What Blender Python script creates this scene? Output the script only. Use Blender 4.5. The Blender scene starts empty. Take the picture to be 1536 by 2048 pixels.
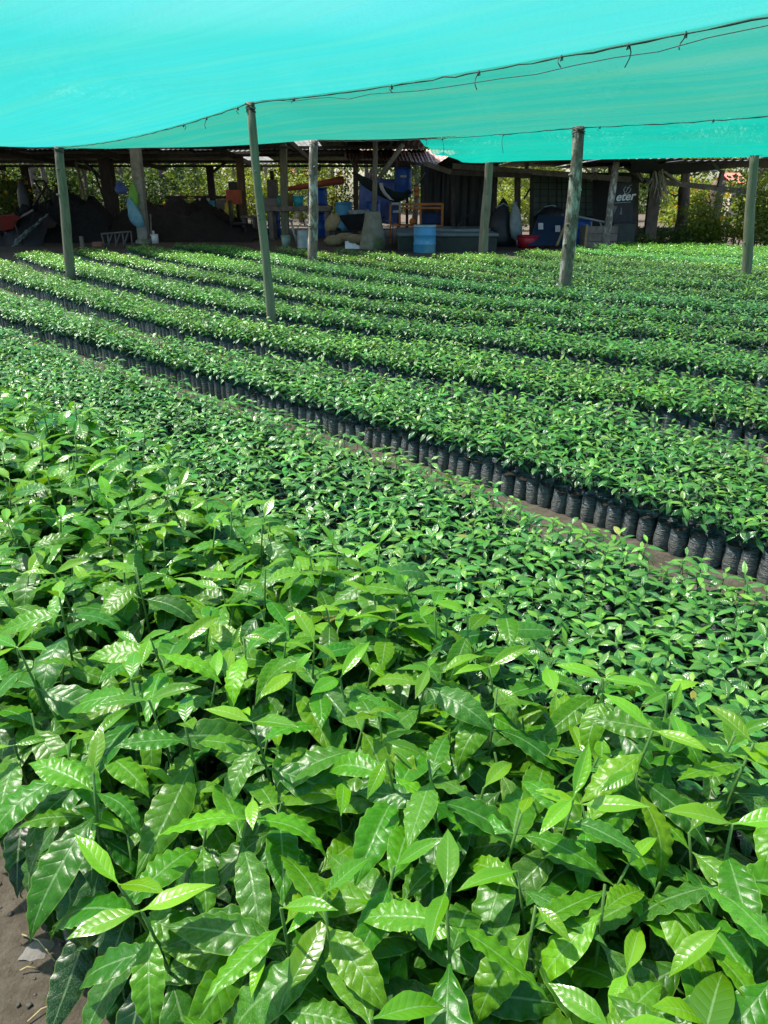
import bpy, math, random
import numpy as np
from mathutils import Vector, Matrix, Euler

random.seed(7)
rng = np.random.default_rng(7)
scene = bpy.context.scene
R = math.radians

# ------------------------------------------------------------------ camera, sky, sun, exposure
CAM_H, CAM_P, CAM_F = 1.3, R(24.1), 1450.0
cam_data = bpy.data.cameras.new('camera')
cam_data.sensor_fit = 'VERTICAL'
cam_data.sensor_height = 36.0
cam_data.lens = CAM_F / 2048 * 36.0
cam_data.clip_start = 0.02
cam_data.clip_end = 900
cam = bpy.data.objects.new('camera', cam_data)
cam.location = (0, 0, CAM_H)
cam.rotation_euler = (R(90) - CAM_P, 0, 0)
scene.collection.objects.link(cam)
scene.camera = cam

SUN_AZ, SUN_EL = R(-68), R(62)
world = bpy.data.worlds.new('World')
scene.world = world
world.use_nodes = True
wn = world.node_tree.nodes
wn.clear()
wo = wn.new('ShaderNodeOutputWorld')
wb = wn.new('ShaderNodeBackground')
ws = wn.new('ShaderNodeTexSky')
ws.sky_type = 'NISHITA'
ws.sun_disc = False
ws.sun_elevation = SUN_EL
ws.sun_rotation = SUN_AZ
ws.air_density = 1.0
ws.dust_density = 2.0
wb.inputs['Strength'].default_value = 0.15
world.node_tree.links.new(ws.outputs[0], wb.inputs['Color'])
world.node_tree.links.new(wb.outputs[0], wo.inputs['Surface'])

sun_data = bpy.data.lights.new('sun', 'SUN')
sun_data.energy = 5.0
sun_data.angle = R(0.9)
sun_data.color = (1.0, 0.95, 0.87)
sun = bpy.data.objects.new('sun', sun_data)
to_sun = Vector((math.cos(SUN_EL) * math.sin(SUN_AZ), math.cos(SUN_EL) * math.cos(SUN_AZ), math.sin(SUN_EL)))
sun.rotation_euler = to_sun.to_track_quat('Z', 'Y').to_euler()
sun.location = (0, 0, 20)
scene.collection.objects.link(sun)

scene.view_settings.view_transform = 'Standard'
scene.view_settings.look = 'None'
scene.view_settings.gamma = 1.0
scene.view_settings.use_curve_mapping = False
scene.view_settings.exposure = 1.2
scene.render.engine = 'CYCLES'
scene.cycles.max_bounces = 8
scene.cycles.diffuse_bounces = 4
scene.cycles.glossy_bounces = 3
scene.cycles.transmission_bounces = 4
scene.cycles.transparent_max_bounces = 12
scene.cycles.sample_clamp_indirect = 6.0
scene.cycles.use_denoising = True

# ------------------------------------------------------------------ helpers
COL = scene.collection
SP, CP = math.sin(CAM_P), math.cos(CAM_P)


def ray(px, py):
    """world direction of a photograph pixel (1536 x 2048)"""
    x, y = (px - 768) / CAM_F, -(py - 1024) / CAM_F
    return Vector((x, CP + y * SP, -SP + y * CP))


def at_z(px, py, z=0.0):
    d = ray(px, py)
    t = (z - CAM_H) / d.z
    return Vector((0, 0, CAM_H)) + t * d


def at_y(px, py, Y):
    d = ray(px, py)
    return Vector((0, 0, CAM_H)) + (Y / d.y) * d


def mpp(Y, z=0.4):
    """metres per photograph pixel at distance Y"""
    return (Y * CP + (CAM_H - z) * SP) / CAM_F


def project(p):
    x, y, z = p[0], p[1], p[2] - CAM_H
    d = y * CP - z * SP
    if d <= 0.02:
        return None
    return (768 + CAM_F * x / d, 1024 - CAM_F * (y * SP + z * CP) / d, d)


def link(o, parent=None):
    COL.objects.link(o)
    if parent is not None:
        o.parent = parent
    return o


def tag(o, label=None, cat=None, group=None, kind=None):
    if label:
        o['label'] = label
    if cat:
        o['category'] = cat
    if group:
        o['group'] = group
    if kind:
        o['kind'] = kind
    return o


def thing(name, label, cat, loc=(0, 0, 0), rz=0.0, group=None):
    o = bpy.data.objects.new(name, None)
    o.empty_display_size = 0.1
    o.location = loc
    o.rotation_euler = (0, 0, rz)
    link(o)
    return tag(o, label, cat, group)


class MB:
    """collects simple shapes into one mesh"""

    def __init__(self):
        self.v, self.f, self.m = [], [], []

    def add(self, vs, fs, mi=0):
        b = len(self.v)
        self.v.extend([tuple(p) for p in vs])
        for f in fs:
            self.f.append(tuple(i + b for i in f))
            self.m.append(mi)
        return self

    def box(self, c, s, rot=(0, 0, 0), mi=0, taper=1.0):
        M = Matrix.Translation(c) @ Euler(rot).to_matrix().to_4x4()
        vs = []
        for z in (-.5, .5):
            k = 1.0 if z < 0 else taper
            for x, y in ((-.5, -.5), (.5, -.5), (.5, .5), (-.5, .5)):
                vs.append(M @ Vector((x * s[0] * k, y * s[1] * k, z * s[2])))
        return self.add(vs, [(3, 2, 1, 0), (4, 5, 6, 7), (0, 1, 5, 4), (1, 2, 6, 5), (2, 3, 7, 6), (3, 0, 4, 7)], mi)

    def bar(self, a, b, w, h=None, mi=0):
        """a rectangular bar between two points"""
        a, b = Vector(a), Vector(b)
        h = h or w
        d = (b - a)
        L = d.length
        q = d.to_track_quat('Z', 'Y').to_matrix().to_4x4()
        M = Matrix.Translation((a + b) / 2) @ q
        vs = [M @ Vector((x * w, y * h, z * L)) for z in (-.5, .5) for x, y in ((-.5, -.5), (.5, -.5), (.5, .5), (-.5, .5))]
        return self.add(vs, [(3, 2, 1, 0), (4, 5, 6, 7), (0, 1, 5, 4), (1, 2, 6, 5), (2, 3, 7, 6), (3, 0, 4, 7)], mi)

    def tube(self, pts, rad, n=8, cap=True, mi=0, jit=0.0):
        pts = [Vector(p) for p in pts]
        if not hasattr(rad, '__len__'):
            rad = [rad] * len(pts)
        vs, fs = [], []
        up = Vector((0.13, 0.31, 0.94))
        for i, p in enumerate(pts):
            d = (pts[min(i + 1, len(pts) - 1)] - pts[max(i - 1, 0)]).normalized()
            if abs(d.dot(up)) > .95:
                up = Vector((0.9, 0.2, 0.1))
            s = d.cross(up).normalized()
            w = s.cross(d).normalized()
            up = w
            for k in range(n):
                a = 2 * math.pi * k / n
                r = rad[i] * (1 + random.uniform(-jit, jit))
                vs.append(p + r * (math.cos(a) * s + math.sin(a) * w))
        for i in range(len(pts) - 1):
            for k in range(n):
                a, b = i * n + k, i * n + (k + 1) % n
                fs.append((a, b, b + n, a + n))
        if cap:
            fs.append(tuple(range(n - 1, -1, -1)))
            fs.append(tuple(range((len(pts) - 1) * n, len(pts) * n)))
        return self.add(vs, fs, mi)

    def lathe(self, prof, c=(0, 0, 0), n=20, mi=0, cap=(True, True), squash=(1, 1)):
        """prof: list of (r, z)"""
        vs, fs = [], []
        for r, z in prof:
            for k in range(n):
                a = 2 * math.pi * k / n
                vs.append((c[0] + r * math.cos(a) * squash[0], c[1] + r * math.sin(a) * squash[1], c[2] + z))
        for i in range(len(prof) - 1):
            for k in range(n):
                a, b = i * n + k, i * n + (k + 1) % n
                fs.append((a, b, b + n, a + n))
        if cap[0]:
            fs.append(tuple(range(n - 1, -1, -1)))
        if cap[1]:
            m = (len(prof) - 1) * n
            fs.append(tuple(range(m, m + n)))
        return self.add(vs, fs, mi)

    def grid(self, nx, ny, fn, mi=0):
        vs = [fn(i / nx, j / ny) for j in range(ny + 1) for i in range(nx + 1)]
        fs = []
        for j in range(ny):
            for i in range(nx):
                a = j * (nx + 1) + i
                fs.append((a, a + 1, a + nx + 2, a + nx + 1))
        return self.add(vs, fs, mi)

    def mesh(self, name, mats, smooth=False):
        me = bpy.data.meshes.new(name)
        me.from_pydata(self.v, [], self.f)
        for m in (mats if isinstance(mats, (list, tuple)) else [mats]):
            me.materials.append(m)
        if max(self.m, default=0):
            me.polygons.foreach_set('material_index', self.m)
        if smooth:
            me.polygons.foreach_set('use_smooth', [True] * len(me.polygons))
        me.update()
        return me

    def build(self, name, mats, parent=None, smooth=False, bevel=0.0):
        o = link(bpy.data.objects.new(name, self.mesh(name, mats, smooth)), parent)
        if bevel:
            b = o.modifiers.new('edge', 'BEVEL')
            b.width = bevel
            b.segments = 1
            b.limit_method = 'ANGLE'
        return o


# ------------------------------------------------------------------ materials
def new_mat(name):
    m = bpy.data.materials.new(name)
    m.use_nodes = True
    nt = m.node_tree
    nt.nodes.clear()
    out = nt.nodes.new('ShaderNodeOutputMaterial')
    return m, nt, out


def N(nt, t, **kw):
    n = nt.nodes.new(t)
    for k, v in kw.items():
        setattr(n, k, v)
    return n


def val(nt, s, v):
    """connect a socket or set a constant"""
    if isinstance(v, bpy.types.NodeSocket):
        nt.links.new(v, s)
    else:
        s.default_value = v


def math_n(nt, op, a, b=None, c=None):
    n = N(nt, 'ShaderNodeMath', operation=op)
    val(nt, n.inputs[0], a)
    if b is not None:
        val(nt, n.inputs[1], b)
    if c is not None:
        val(nt, n.inputs[2], c)
    return n.outputs[0]


def mix_col(nt, f, a, b, mode='MIX'):
    n = N(nt, 'ShaderNodeMix', data_type='RGBA', blend_type=mode)
    val(nt, n.inputs[0], f)
    val(nt, n.inputs[6], a)
    val(nt, n.inputs[7], b)
    return n.outputs[2]


def ramp(nt, f, a, b, lo=0.0, hi=1.0):
    n = N(nt, 'ShaderNodeMapRange')
    n.inputs[1].default_value, n.inputs[2].default_value = a, b
    n.inputs[3].default_value, n.inputs[4].default_value = lo, hi
    val(nt, n.inputs[0], f)
    return n.outputs[0]


def noise(nt, scale, detail=4, vec=None, rough=0.55):
    n = N(nt, 'ShaderNodeTexNoise')
    n.inputs['Scale'].default_value = scale
    n.inputs['Detail'].default_value = detail
    n.inputs['Roughness'].default_value = rough
    if vec is not None:
        nt.links.new(vec, n.inputs['Vector'])
    return n.outputs[0]


def c4(c):
    return (c[0], c[1], c[2], 1.0)


_mats = {}


def surf(name, a, b=None, scale=6.0, rough=0.7, bump=0.15, metal=0.0, stretch=(1, 1, 1), spec=0.4, stain=None, translucent=0.0):
    """a weathered surface: two colours mixed by noise, fine relief, optional stain colour"""
    if name in _mats:
        return _mats[name]
    m, nt, out = new_mat(name)
    tc = N(nt, 'ShaderNodeTexCoord')
    mp = N(nt, 'ShaderNodeMapping')
    mp.inputs['Scale'].default_value = stretch
    nt.links.new(tc.outputs['Object'], mp.inputs[0])
    v = mp.outputs[0]
    b = b or tuple(x * 0.6 for x in a)
    f = ramp(nt, noise(nt, scale, 6, v, 0.65), 0.32, 0.68)
    col = mix_col(nt, f, c4(a), c4(b))
    if stain:
        g = ramp(nt, noise(nt, scale * 0.45, 5, v, 0.7), 0.5, 0.62)
        col = mix_col(nt, g, col, c4(stain))
    p = N(nt, 'ShaderNodeBsdfPrincipled')
    val(nt, p.inputs['Base Color'], col)
    val(nt, p.inputs['Roughness'], ramp(nt, noise(nt, scale * 2.3, 3, v), 0.3, 0.7, max(rough - .1, .05), min(rough + .12, 1)))
    p.inputs['Metallic'].default_value = metal
    p.inputs['Specular IOR Level'].default_value = spec
    if bump:
        bn = N(nt, 'ShaderNodeBump')
        bn.inputs['Strength'].default_value = bump
        bn.inputs['Distance'].default_value = 0.02
        val(nt, bn.inputs['Height'], noise(nt, scale * 3, 8, v, 0.7))
        nt.links.new(bn.outputs[0], p.inputs['Normal'])
    sh = p.outputs[0]
    if translucent:
        t = N(nt, 'ShaderNodeBsdfTranslucent')
        val(nt, t.inputs[0], col)
        mx = N(nt, 'ShaderNodeMixShader')
        mx.inputs[0].default_value = translucent
        nt.links.new(sh, mx.inputs[1])
        nt.links.new(t.outputs[0], mx.inputs[2])
        sh = mx.outputs[0]
    nt.links.new(sh, out.inputs[0])
    _mats[name] = m
    return m


def leaf_material(name, source, detail=True, relief=None):
    """glossy coffee leaf. source 'object': colour of the leaf object; 'attr': painted per leaf in the plant mesh"""
    m, nt, out = new_mat(name)
    oi = N(nt, 'ShaderNodeObjectInfo')
    if source == 'object':
        base = oi.outputs['Color']
        rnd = oi.outputs['Random']
    else:
        at = N(nt, 'ShaderNodeAttribute', attribute_name='tint')
        it = N(nt, 'ShaderNodeAttribute', attribute_name='bedtint', attribute_type='INSTANCER')
        base = mix_col(nt, 1.0, at.outputs['Color'], it.outputs['Color'], 'MULTIPLY')
        rnd = oi.outputs['Random']
    hs = N(nt, 'ShaderNodeHueSaturation')
    val(nt, hs.inputs['Hue'], ramp(nt, rnd, 0, 1, 0.487, 0.512))
    val(nt, hs.inputs['Value'], ramp(nt, math_n(nt, 'FRACT', math_n(nt, 'MULTIPLY', rnd, 17.3)), 0, 1, 0.78, 1.2))
    val(nt, hs.inputs['Color'], base)
    col = hs.outputs[0]
    uvn = N(nt, 'ShaderNodeUVMap', uv_map='UVMap')
    sx = N(nt, 'ShaderNodeSeparateXYZ')
    nt.links.new(uvn.outputs[0], sx.inputs[0])
    u, v = sx.outputs[0], sx.outputs[1]
    au = math_n(nt, 'ABSOLUTE', math_n(nt, 'MULTIPLY_ADD', u, 2.0, -1.0))
    cell = math_n(nt, 'FRACT', math_n(nt, 'SUBTRACT', math_n(nt, 'MULTIPLY', v, 10.0), math_n(nt, 'MULTIPLY', math_n(nt, 'POWER', au, 0.8), 1.15)))
    dome = math_n(nt, 'SINE', math_n(nt, 'MULTIPLY', cell, math.pi))
    dome = math_n(nt, 'POWER', dome, 0.6)
    vein = ramp(nt, dome, 0.0, 0.45, 1.0, 0.0)
    vein = math_n(nt, 'MULTIPLY', vein, ramp(nt, au, 0.75, 1.0, 1.0, 0.0))
    mid = ramp(nt, au, 0.03, 0.085, 1.0, 0.0)
    pale = mix_col(nt, 0.6, col, (0.30, 0.44, 0.20, 1))
    col2 = mix_col(nt, math_n(nt, 'MULTIPLY', vein, 0.10), col, pale)
    col2 = mix_col(nt, math_n(nt, 'MULTIPLY', mid, 0.65), col2, pale)
    geo = N(nt, 'ShaderNodeNewGeometry')
    tc = N(nt, 'ShaderNodeTexCoord')
    if detail:
        # blotches, dried spray specks and a paler rim
        bl = ramp(nt, noise(nt, 26.0 if source == 'object' else 26, 3, tc.outputs['Object']), 0.35, 0.7, 0.82, 1.12)
        g = N(nt, 'ShaderNodeVectorMath', operation='SCALE')
        nt.links.new(col2, g.inputs[0])
        val(nt, g.inputs['Scale'], bl)
        col2 = g.outputs[0]
        vo = N(nt, 'ShaderNodeTexVoronoi')
        vo.inputs['Scale'].default_value = 34.0
        nt.links.new(tc.outputs['Object'], vo.inputs['Vector'])
        wet = ramp(nt, noise(nt, 5.0, 2, tc.outputs['Object']), 0.5, 0.66)
        sp = math_n(nt, 'MULTIPLY', ramp(nt, vo.outputs['Distance'], 0.10, 0.2, 1.0, 0.0), wet)
        dust = math_n(nt, 'MULTIPLY', ramp(nt, noise(nt, 90.0, 3, tc.outputs['Object']), 0.45, 0.75), math_n(nt, 'MULTIPLY', ramp(nt, math_n(nt, 'FRACT', math_n(nt, 'MULTIPLY', rnd, 7.7)), 0.55, 1.0), 0.35))
        col2 = mix_col(nt, math_n(nt, 'MULTIPLY', sp, 0.5), col2, (0.42, 0.55, 0.36, 1))
        col2 = mix_col(nt, dust, col2, (0.33, 0.42, 0.28, 1))
        vs_ = N(nt, 'ShaderNodeTexVoronoi')
        vs_.inputs['Scale'].default_value = 7.0
        nt.links.new(tc.outputs['Object'], vs_.inputs['Vector'])
        old = ramp(nt, math_n(nt, 'FRACT', math_n(nt, 'MULTIPLY', rnd, 31.1)), 0.72, 0.76)
        brown = math_n(nt, 'MULTIPLY', ramp(nt, math_n(nt, 'ADD', vs_.outputs['Distance'], math_n(nt, 'MULTIPLY', noise(nt, 30.0, 3, tc.outputs['Object']), 0.12)), 0.13, 0.19, 1.0, 0.0), old)
        col2 = mix_col(nt, math_n(nt, 'MULTIPLY', brown, 0.8), col2, (0.13, 0.075, 0.02, 1))
        rim = ramp(nt, au, 0.93, 1.0, 0.0, 0.4)
        col2 = mix_col(nt, rim, col2, (0.30, 0.46, 0.06, 1))
    back = mix_col(nt, 0.45, col2, (0.16, 0.30, 0.08, 1))
    colf = mix_col(nt, geo.outputs['Backfacing'], col2, back)
    p = N(nt, 'ShaderNodeBsdfPrincipled')
    val(nt, p.inputs['Base Color'], colf)
    val(nt, p.inputs['Roughness'], ramp(nt, geo.outputs['Backfacing'], 0, 1, 0.24, 0.55) if not detail else
        math_n(nt, 'ADD', ramp(nt, geo.outputs['Backfacing'], 0, 1, 0.26, 0.55), ramp(nt, noise(nt, 40.0, 3, tc.outputs['Object']), 0.3, 0.7, 0.0, 0.14)))
    p.inputs['Specular IOR Level'].default_value = 0.34 if detail else 0.62
    bn = N(nt, 'ShaderNodeBump')
    bn.inputs['Strength'].default_value = 0.32 if detail else 0.45
    bn.inputs['Distance'].default_value = relief or (0.0023 if detail else 0.0014)
    h = math_n(nt, 'SUBTRACT', math_n(nt, 'MULTIPLY', dome, ramp(nt, au, 0.7, 1.0, 1.0, 0.15)), math_n(nt, 'MULTIPLY', mid, 0.6))
    if detail:
        h = math_n(nt, 'ADD', h, math_n(nt, 'MULTIPLY', noise(nt, 60.0, 3, tc.outputs['Object']), 0.35))
    val(nt, bn.inputs['Height'], h)
    nt.links.new(bn.outputs[0], p.inputs['Normal'])
    t = N(nt, 'ShaderNodeBsdfTranslucent')
    val(nt, t.inputs[0], mix_col(nt, 0.5, col2, mix_col(nt, 1.0, col2, (2.2, 1.9, 0.5, 1), 'MULTIPLY')))
    mx = N(nt, 'ShaderNodeMixShader')
    mx.inputs[0].default_value = 0.24
    nt.links.new(p.outputs[0], mx.inputs[1])
    nt.links.new(t.outputs[0], mx.inputs[2])
    nt.links.new(mx.outputs[0], out.inputs[0])
    return m


def net_material(name, thread, dirt, holes, dirt_amt, sheen=0.0):
    """woven shade net: open holes, light glowing through the threads, streaks along the weave"""
    m, nt, out = new_mat(name)
    uvn = N(nt, 'ShaderNodeUVMap', uv_map='UVMap')
    mp = N(nt, 'ShaderNodeMapping')
    mp.inputs['Scale'].default_value = (0.07, 22.0, 1.0)
    nt.links.new(uvn.outputs[0], mp.inputs[0])
    st = noise(nt, 0.55, 6, mp.outputs[0], 0.7)
    mp2 = N(nt, 'ShaderNodeMapping')
    mp2.inputs['Scale'].default_value = (0.6, 150.0, 1.0)
    nt.links.new(uvn.outputs[0], mp2.inputs[0])
    st2 = noise(nt, 0.8, 4, mp2.outputs[0], 0.7)
    streak = math_n(nt, 'ADD', math_n(nt, 'MULTIPLY', st, 0.6), math_n(nt, 'MULTIPLY', st2, 0.4))
    mpb = N(nt, 'ShaderNodeMapping')
    mpb.inputs['Scale'].default_value = (0.35, 1.2, 1.0)
    nt.links.new(uvn.outputs[0], mpb.inputs[0])
    big = noise(nt, 0.6, 2, mpb.outputs[0], 0.5)
    mp3 = N(nt, 'ShaderNodeMapping')
    mp3.inputs['Scale'].default_value = (0.12, 5.0, 1.0)
    nt.links.new(uvn.outputs[0], mp3.inputs[0])
    dn = ramp(nt, noise(nt, 0.7, 3, mp3.outputs[0], 0.6), 0.4, 0.7, 0.0, dirt_amt)
    col = mix_col(nt, dn, c4(thread), c4(dirt))
    col = mix_col(nt, ramp(nt, noise(nt, 2.2, 3, mp2.outputs[0], 0.7), 0.42, 0.62, 0.0, 0.30), col, mix_col(nt, 1.0, col, (0.6, 0.8, 0.8, 1), 'MULTIPLY'))
    col = mix_col(nt, ramp(nt, streak, 0.36, 0.62, 0.0, 0.34), col, mix_col(nt, 1.0, col, (0.55, 0.74, 0.76, 1), 'MULTIPLY'))
    d = N(nt, 'ShaderNodeBsdfDiffuse')
    val(nt, d.inputs[0], col)
    t = N(nt, 'ShaderNodeBsdfTranslucent')
    val(nt, t.inputs[0], col)
    mx = N(nt, 'ShaderNodeMixShader')
    mx.inputs[0].default_value = 0.62
    nt.links.new(d.outputs[0], mx.inputs[1])
    nt.links.new(t.outputs[0], mx.inputs[2])
    tr = N(nt, 'ShaderNodeBsdfTransparent')
    tr.inputs[0].default_value = (1, 1, 1, 1)
    mh = N(nt, 'ShaderNodeMixShader')
    hole = math_n(nt, 'ADD', ramp(nt, streak, 0.3, 0.7, holes - 0.02, holes + 0.02), ramp(nt, big, 0.35, 0.7, -0.05, 0.06))
    # threads close over the holes where the cloth is seen edge-on, as any weave does
    ge = N(nt, 'ShaderNodeNewGeometry')
    dt = N(nt, 'ShaderNodeVectorMath', operation='DOT_PRODUCT')
    nt.links.new(ge.outputs['Incoming'], dt.inputs[0])
    nt.links.new(ge.outputs['Normal'], dt.inputs[1])
    hole = math_n(nt, 'MULTIPLY', hole, ramp(nt, math_n(nt, 'ABSOLUTE', dt.outputs['Value']), 0.14, 0.75, 0.0, 1.0))
    gr = N(nt, 'ShaderNodeMapping')
    gr.inputs['Scale'].default_value = (22.0, 60.0, 1.0)
    nt.links.new(uvn.outputs[0], gr.inputs[0])
    hole = math_n(nt, 'ADD', hole, ramp(nt, noise(nt, 3.0, 2, gr.outputs[0]), 0.3, 0.7, -0.07, 0.07))
    val(nt, mh.inputs[0], hole)
    nt.links.new(mx.outputs[0], mh.inputs[1])
    nt.links.new(tr.outputs[0], mh.inputs[2])
    nt.links.new(mh.outputs[0], out.inputs[0])
    return m


M_net_near = net_material('net_sunlit_cyan', (0.026, 0.315, 0.295), (0.10, 0.33, 0.20), 0.60, 0.2)  # brighter cyan than the other panels: its sun angle is put into the colour
M_net_mid = net_material('net_teal', (0.016, 0.215, 0.165), (0.09, 0.23, 0.12), 0.54, 0.3)
M_net_far = net_material('net_green', (0.003, 0.26, 0.195), (0.06, 0.26, 0.17), 0.54, 0.15)
M_net_black = net_material('net_black', (0.035, 0.033, 0.04), (0.06, 0.055, 0.055), 0.12, 0.3)
M_rope = surf('rope_fibre', (0.03, 0.07, 0.06), (0.015, 0.03, 0.03), 40, 0.8, 0.3)
M_wire = surf('wire', (0.03, 0.035, 0.04), (0.06, 0.05, 0.045), 40, 0.5, 0.1, metal=0.5)
M_pole = surf('pole_wood', (0.22, 0.19, 0.135), (0.10, 0.085, 0.06), 9, 0.85, 0.5, stretch=(3, 3, 0.5), stain=(0.16, 0.165, 0.11))
M_pole_grey = surf('pole_lichen', (0.20, 0.175, 0.14), (0.07, 0.058, 0.045), 11, 0.9, 0.6, stretch=(2, 2, 0.9), stain=(0.38, 0.39, 0.34))
M_pole_green = surf('pole_green', (0.21, 0.205, 0.14), (0.12, 0.125, 0.085), 8, 0.8, 0.4, stretch=(3, 3, 0.4))
M_concrete = surf('concrete', (0.34, 0.33, 0.29), (0.20, 0.20, 0.165), 7, 0.85, 0.3, stain=(0.16, 0.18, 0.11))
M_concrete_moss = surf('concrete_moss', (0.27, 0.26, 0.20), (0.17, 0.165, 0.11), 5, 0.9, 0.35, stain=(0.11, 0.14, 0.055))
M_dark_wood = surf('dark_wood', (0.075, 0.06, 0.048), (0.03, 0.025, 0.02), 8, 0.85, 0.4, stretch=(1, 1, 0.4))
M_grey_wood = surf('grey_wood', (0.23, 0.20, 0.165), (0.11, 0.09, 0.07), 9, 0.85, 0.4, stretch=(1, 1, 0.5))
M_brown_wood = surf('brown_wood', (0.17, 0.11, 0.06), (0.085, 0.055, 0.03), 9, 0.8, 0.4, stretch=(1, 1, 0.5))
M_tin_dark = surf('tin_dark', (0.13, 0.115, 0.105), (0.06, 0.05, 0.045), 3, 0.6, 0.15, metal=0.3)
M_tin_rust = surf('tin_rust', (0.48, 0.36, 0.31), (0.28, 0.14, 0.09), 2.5, 0.6, 0.2, metal=0.2, stain=(0.22, 0.09, 0.05))
M_tin_red = surf('tin_red', (0.50, 0.12, 0.09), (0.38, 0.10, 0.08), 2.5, 0.6, 0.1)
M_fibre_sheet = surf('clear_sheet', (0.30, 0.31, 0.29), (0.16, 0.16, 0.15), 3, 0.5, 0.1, translucent=0.6)
M_soil_black = surf('soil_black', (0.016, 0.017, 0.018), (0.008, 0.008, 0.009), 7, 0.95, 1.0)
M_soil_brown = surf('soil_brown', (0.022, 0.017, 0.014), (0.009, 0.007, 0.006), 5, 0.95, 1.0)
M_soil_bag = surf('soil_bag', (0.05, 0.038, 0.028), (0.022, 0.017, 0.013), 60, 0.95, 1.0)
M_black_plastic = surf('black_plastic', (0.012, 0.013, 0.015), (0.02, 0.022, 0.024), 4, 0.45, 0.4)
M_blue = surf('blue_plastic', (0.012, 0.10, 0.42), (0.01, 0.07, 0.30), 5, 0.42, 0.05)
M_blue_pale = surf('pale_blue_plastic', (0.06, 0.30, 0.50), (0.045, 0.22, 0.38), 4, 0.4, 0.05, stain=(0.16, 0.36, 0.44))
M_cyan = surf('cyan_plastic', (0.02, 0.38, 0.44), (0.02, 0.30, 0.36), 5, 0.4, 0.05)
M_teal = surf('teal_plastic', (0.03, 0.30, 0.24), (0.025, 0.22, 0.18), 5, 0.5, 0.05)
M_red = surf('red_plastic', (0.42, 0.012, 0.025), (0.30, 0.01, 0.02), 5, 0.4, 0.05)
M_red_metal = surf('red_paint', (0.24, 0.02, 0.018), (0.13, 0.02, 0.015), 9, 0.5, 0.2, stain=(0.09, 0.04, 0.025))
M_orange = surf('orange_paint', (0.48, 0.15, 0.02), (0.30, 0.09, 0.015), 8, 0.5, 0.15)
M_orange_red = surf('orange_red_plastic', (0.52, 0.09, 0.025), (0.38, 0.06, 0.02), 6, 0.5, 0.1)
M_yellow = surf('yellow_plastic', (0.55, 0.38, 0.02), (0.42, 0.27, 0.015), 6, 0.5, 0.1)
M_grey_metal = surf('galvanised', (0.30, 0.34, 0.33), (0.20, 0.23, 0.22), 8, 0.45, 0.1, metal=0.4)
M_iron = surf('iron_frame', (0.15, 0.145, 0.135), (0.09, 0.075, 0.065), 12, 0.6, 0.2, metal=0.4)
M_iron_dark = surf('dark_iron', (0.03, 0.03, 0.03), (0.05, 0.035, 0.025), 12, 0.6, 0.2, metal=0.4)
M_sack = surf('jute', (0.38, 0.30, 0.16), (0.24, 0.185, 0.095), 20, 0.95, 0.5)
M_white = surf('white_plastic', (0.78, 0.78, 0.76), (0.62, 0.63, 0.62), 5, 0.45, 0.1)
M_lime_bag = surf('lime_film', (0.35, 0.72, 0.10), (0.22, 0.58, 0.10), 9, 0.35, 0.5, translucent=0.45)
M_blue_bag = surf('blue_film', (0.16, 0.50, 0.66), (0.38, 0.64, 0.72), 9, 0.3, 0.6, translucent=0.45)
M_clear_bag = surf('clear_film', (0.40, 0.46, 0.46), (0.24, 0.30, 0.30), 9, 0.3, 0.5, translucent=0.35)
M_blue_tarp = surf('blue_tarp', (0.06, 0.12, 0.45), (0.16, 0.24, 0.55), 5, 0.5, 0.4)
M_dark_cloth = surf('hammock_cloth', (0.02, 0.045, 0.04), (0.012, 0.025, 0.025), 14, 0.9, 0.3)
M_pale_cloth = surf('pale_cloth', (0.55, 0.50, 0.47), (0.38, 0.36, 0.38), 14, 0.9, 0.3)
M_print = surf('print_white', (0.72, 0.76, 0.76), (0.62, 0.66, 0.67), 20, 0.6, 0.0)
M_banner = surf('banner_cloth', (0.022, 0.030, 0.036), (0.014, 0.018, 0.022), 4, 0.6, 0.2)
M_screen = surf('screen_panel', (0.11, 0.16, 0.13), (0.065, 0.10, 0.085), 3, 0.7, 0.1)
M_blue_board = surf('blue_grey_sheet', (0.018, 0.036, 0.07), (0.012, 0.026, 0.05), 3, 0.5, 0.15)
M_thatch = surf('dry_palm', (0.36, 0.33, 0.27), (0.20, 0.18, 0.14), 20, 0.9, 0.3)
M_bark = surf('bark', (0.16, 0.125, 0.095), (0.07, 0.055, 0.042), 10, 0.95, 0.8, stretch=(1, 1, 0.35))
M_bark_pale = surf('bark_pale', (0.30, 0.25, 0.21), (0.17, 0.13, 0.11), 10, 0.95, 0.6, stretch=(1, 1, 0.35))
M_flower = surf('yellow_petal', (0.75, 0.50, 0.01), (0.65, 0.36, 0.01), 9, 0.6, 0.0, translucent=0.3)
M_stem = surf('green_stem', (0.09, 0.20, 0.035), (0.06, 0.12, 0.025), 30, 0.5, 0.1)
M_stem_brown = surf('brown_stem', (0.11, 0.12, 0.045), (0.06, 0.06, 0.03), 30, 0.6, 0.1)
M_litter = surf('dry_leaf_grey', (0.24, 0.22, 0.20), (0.15, 0.13, 0.11), 30, 0.9, 0.4)
M_straw = surf('straw', (0.42, 0.34, 0.17), (0.26, 0.2, 0.1), 30, 0.9, 0.2)


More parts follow.
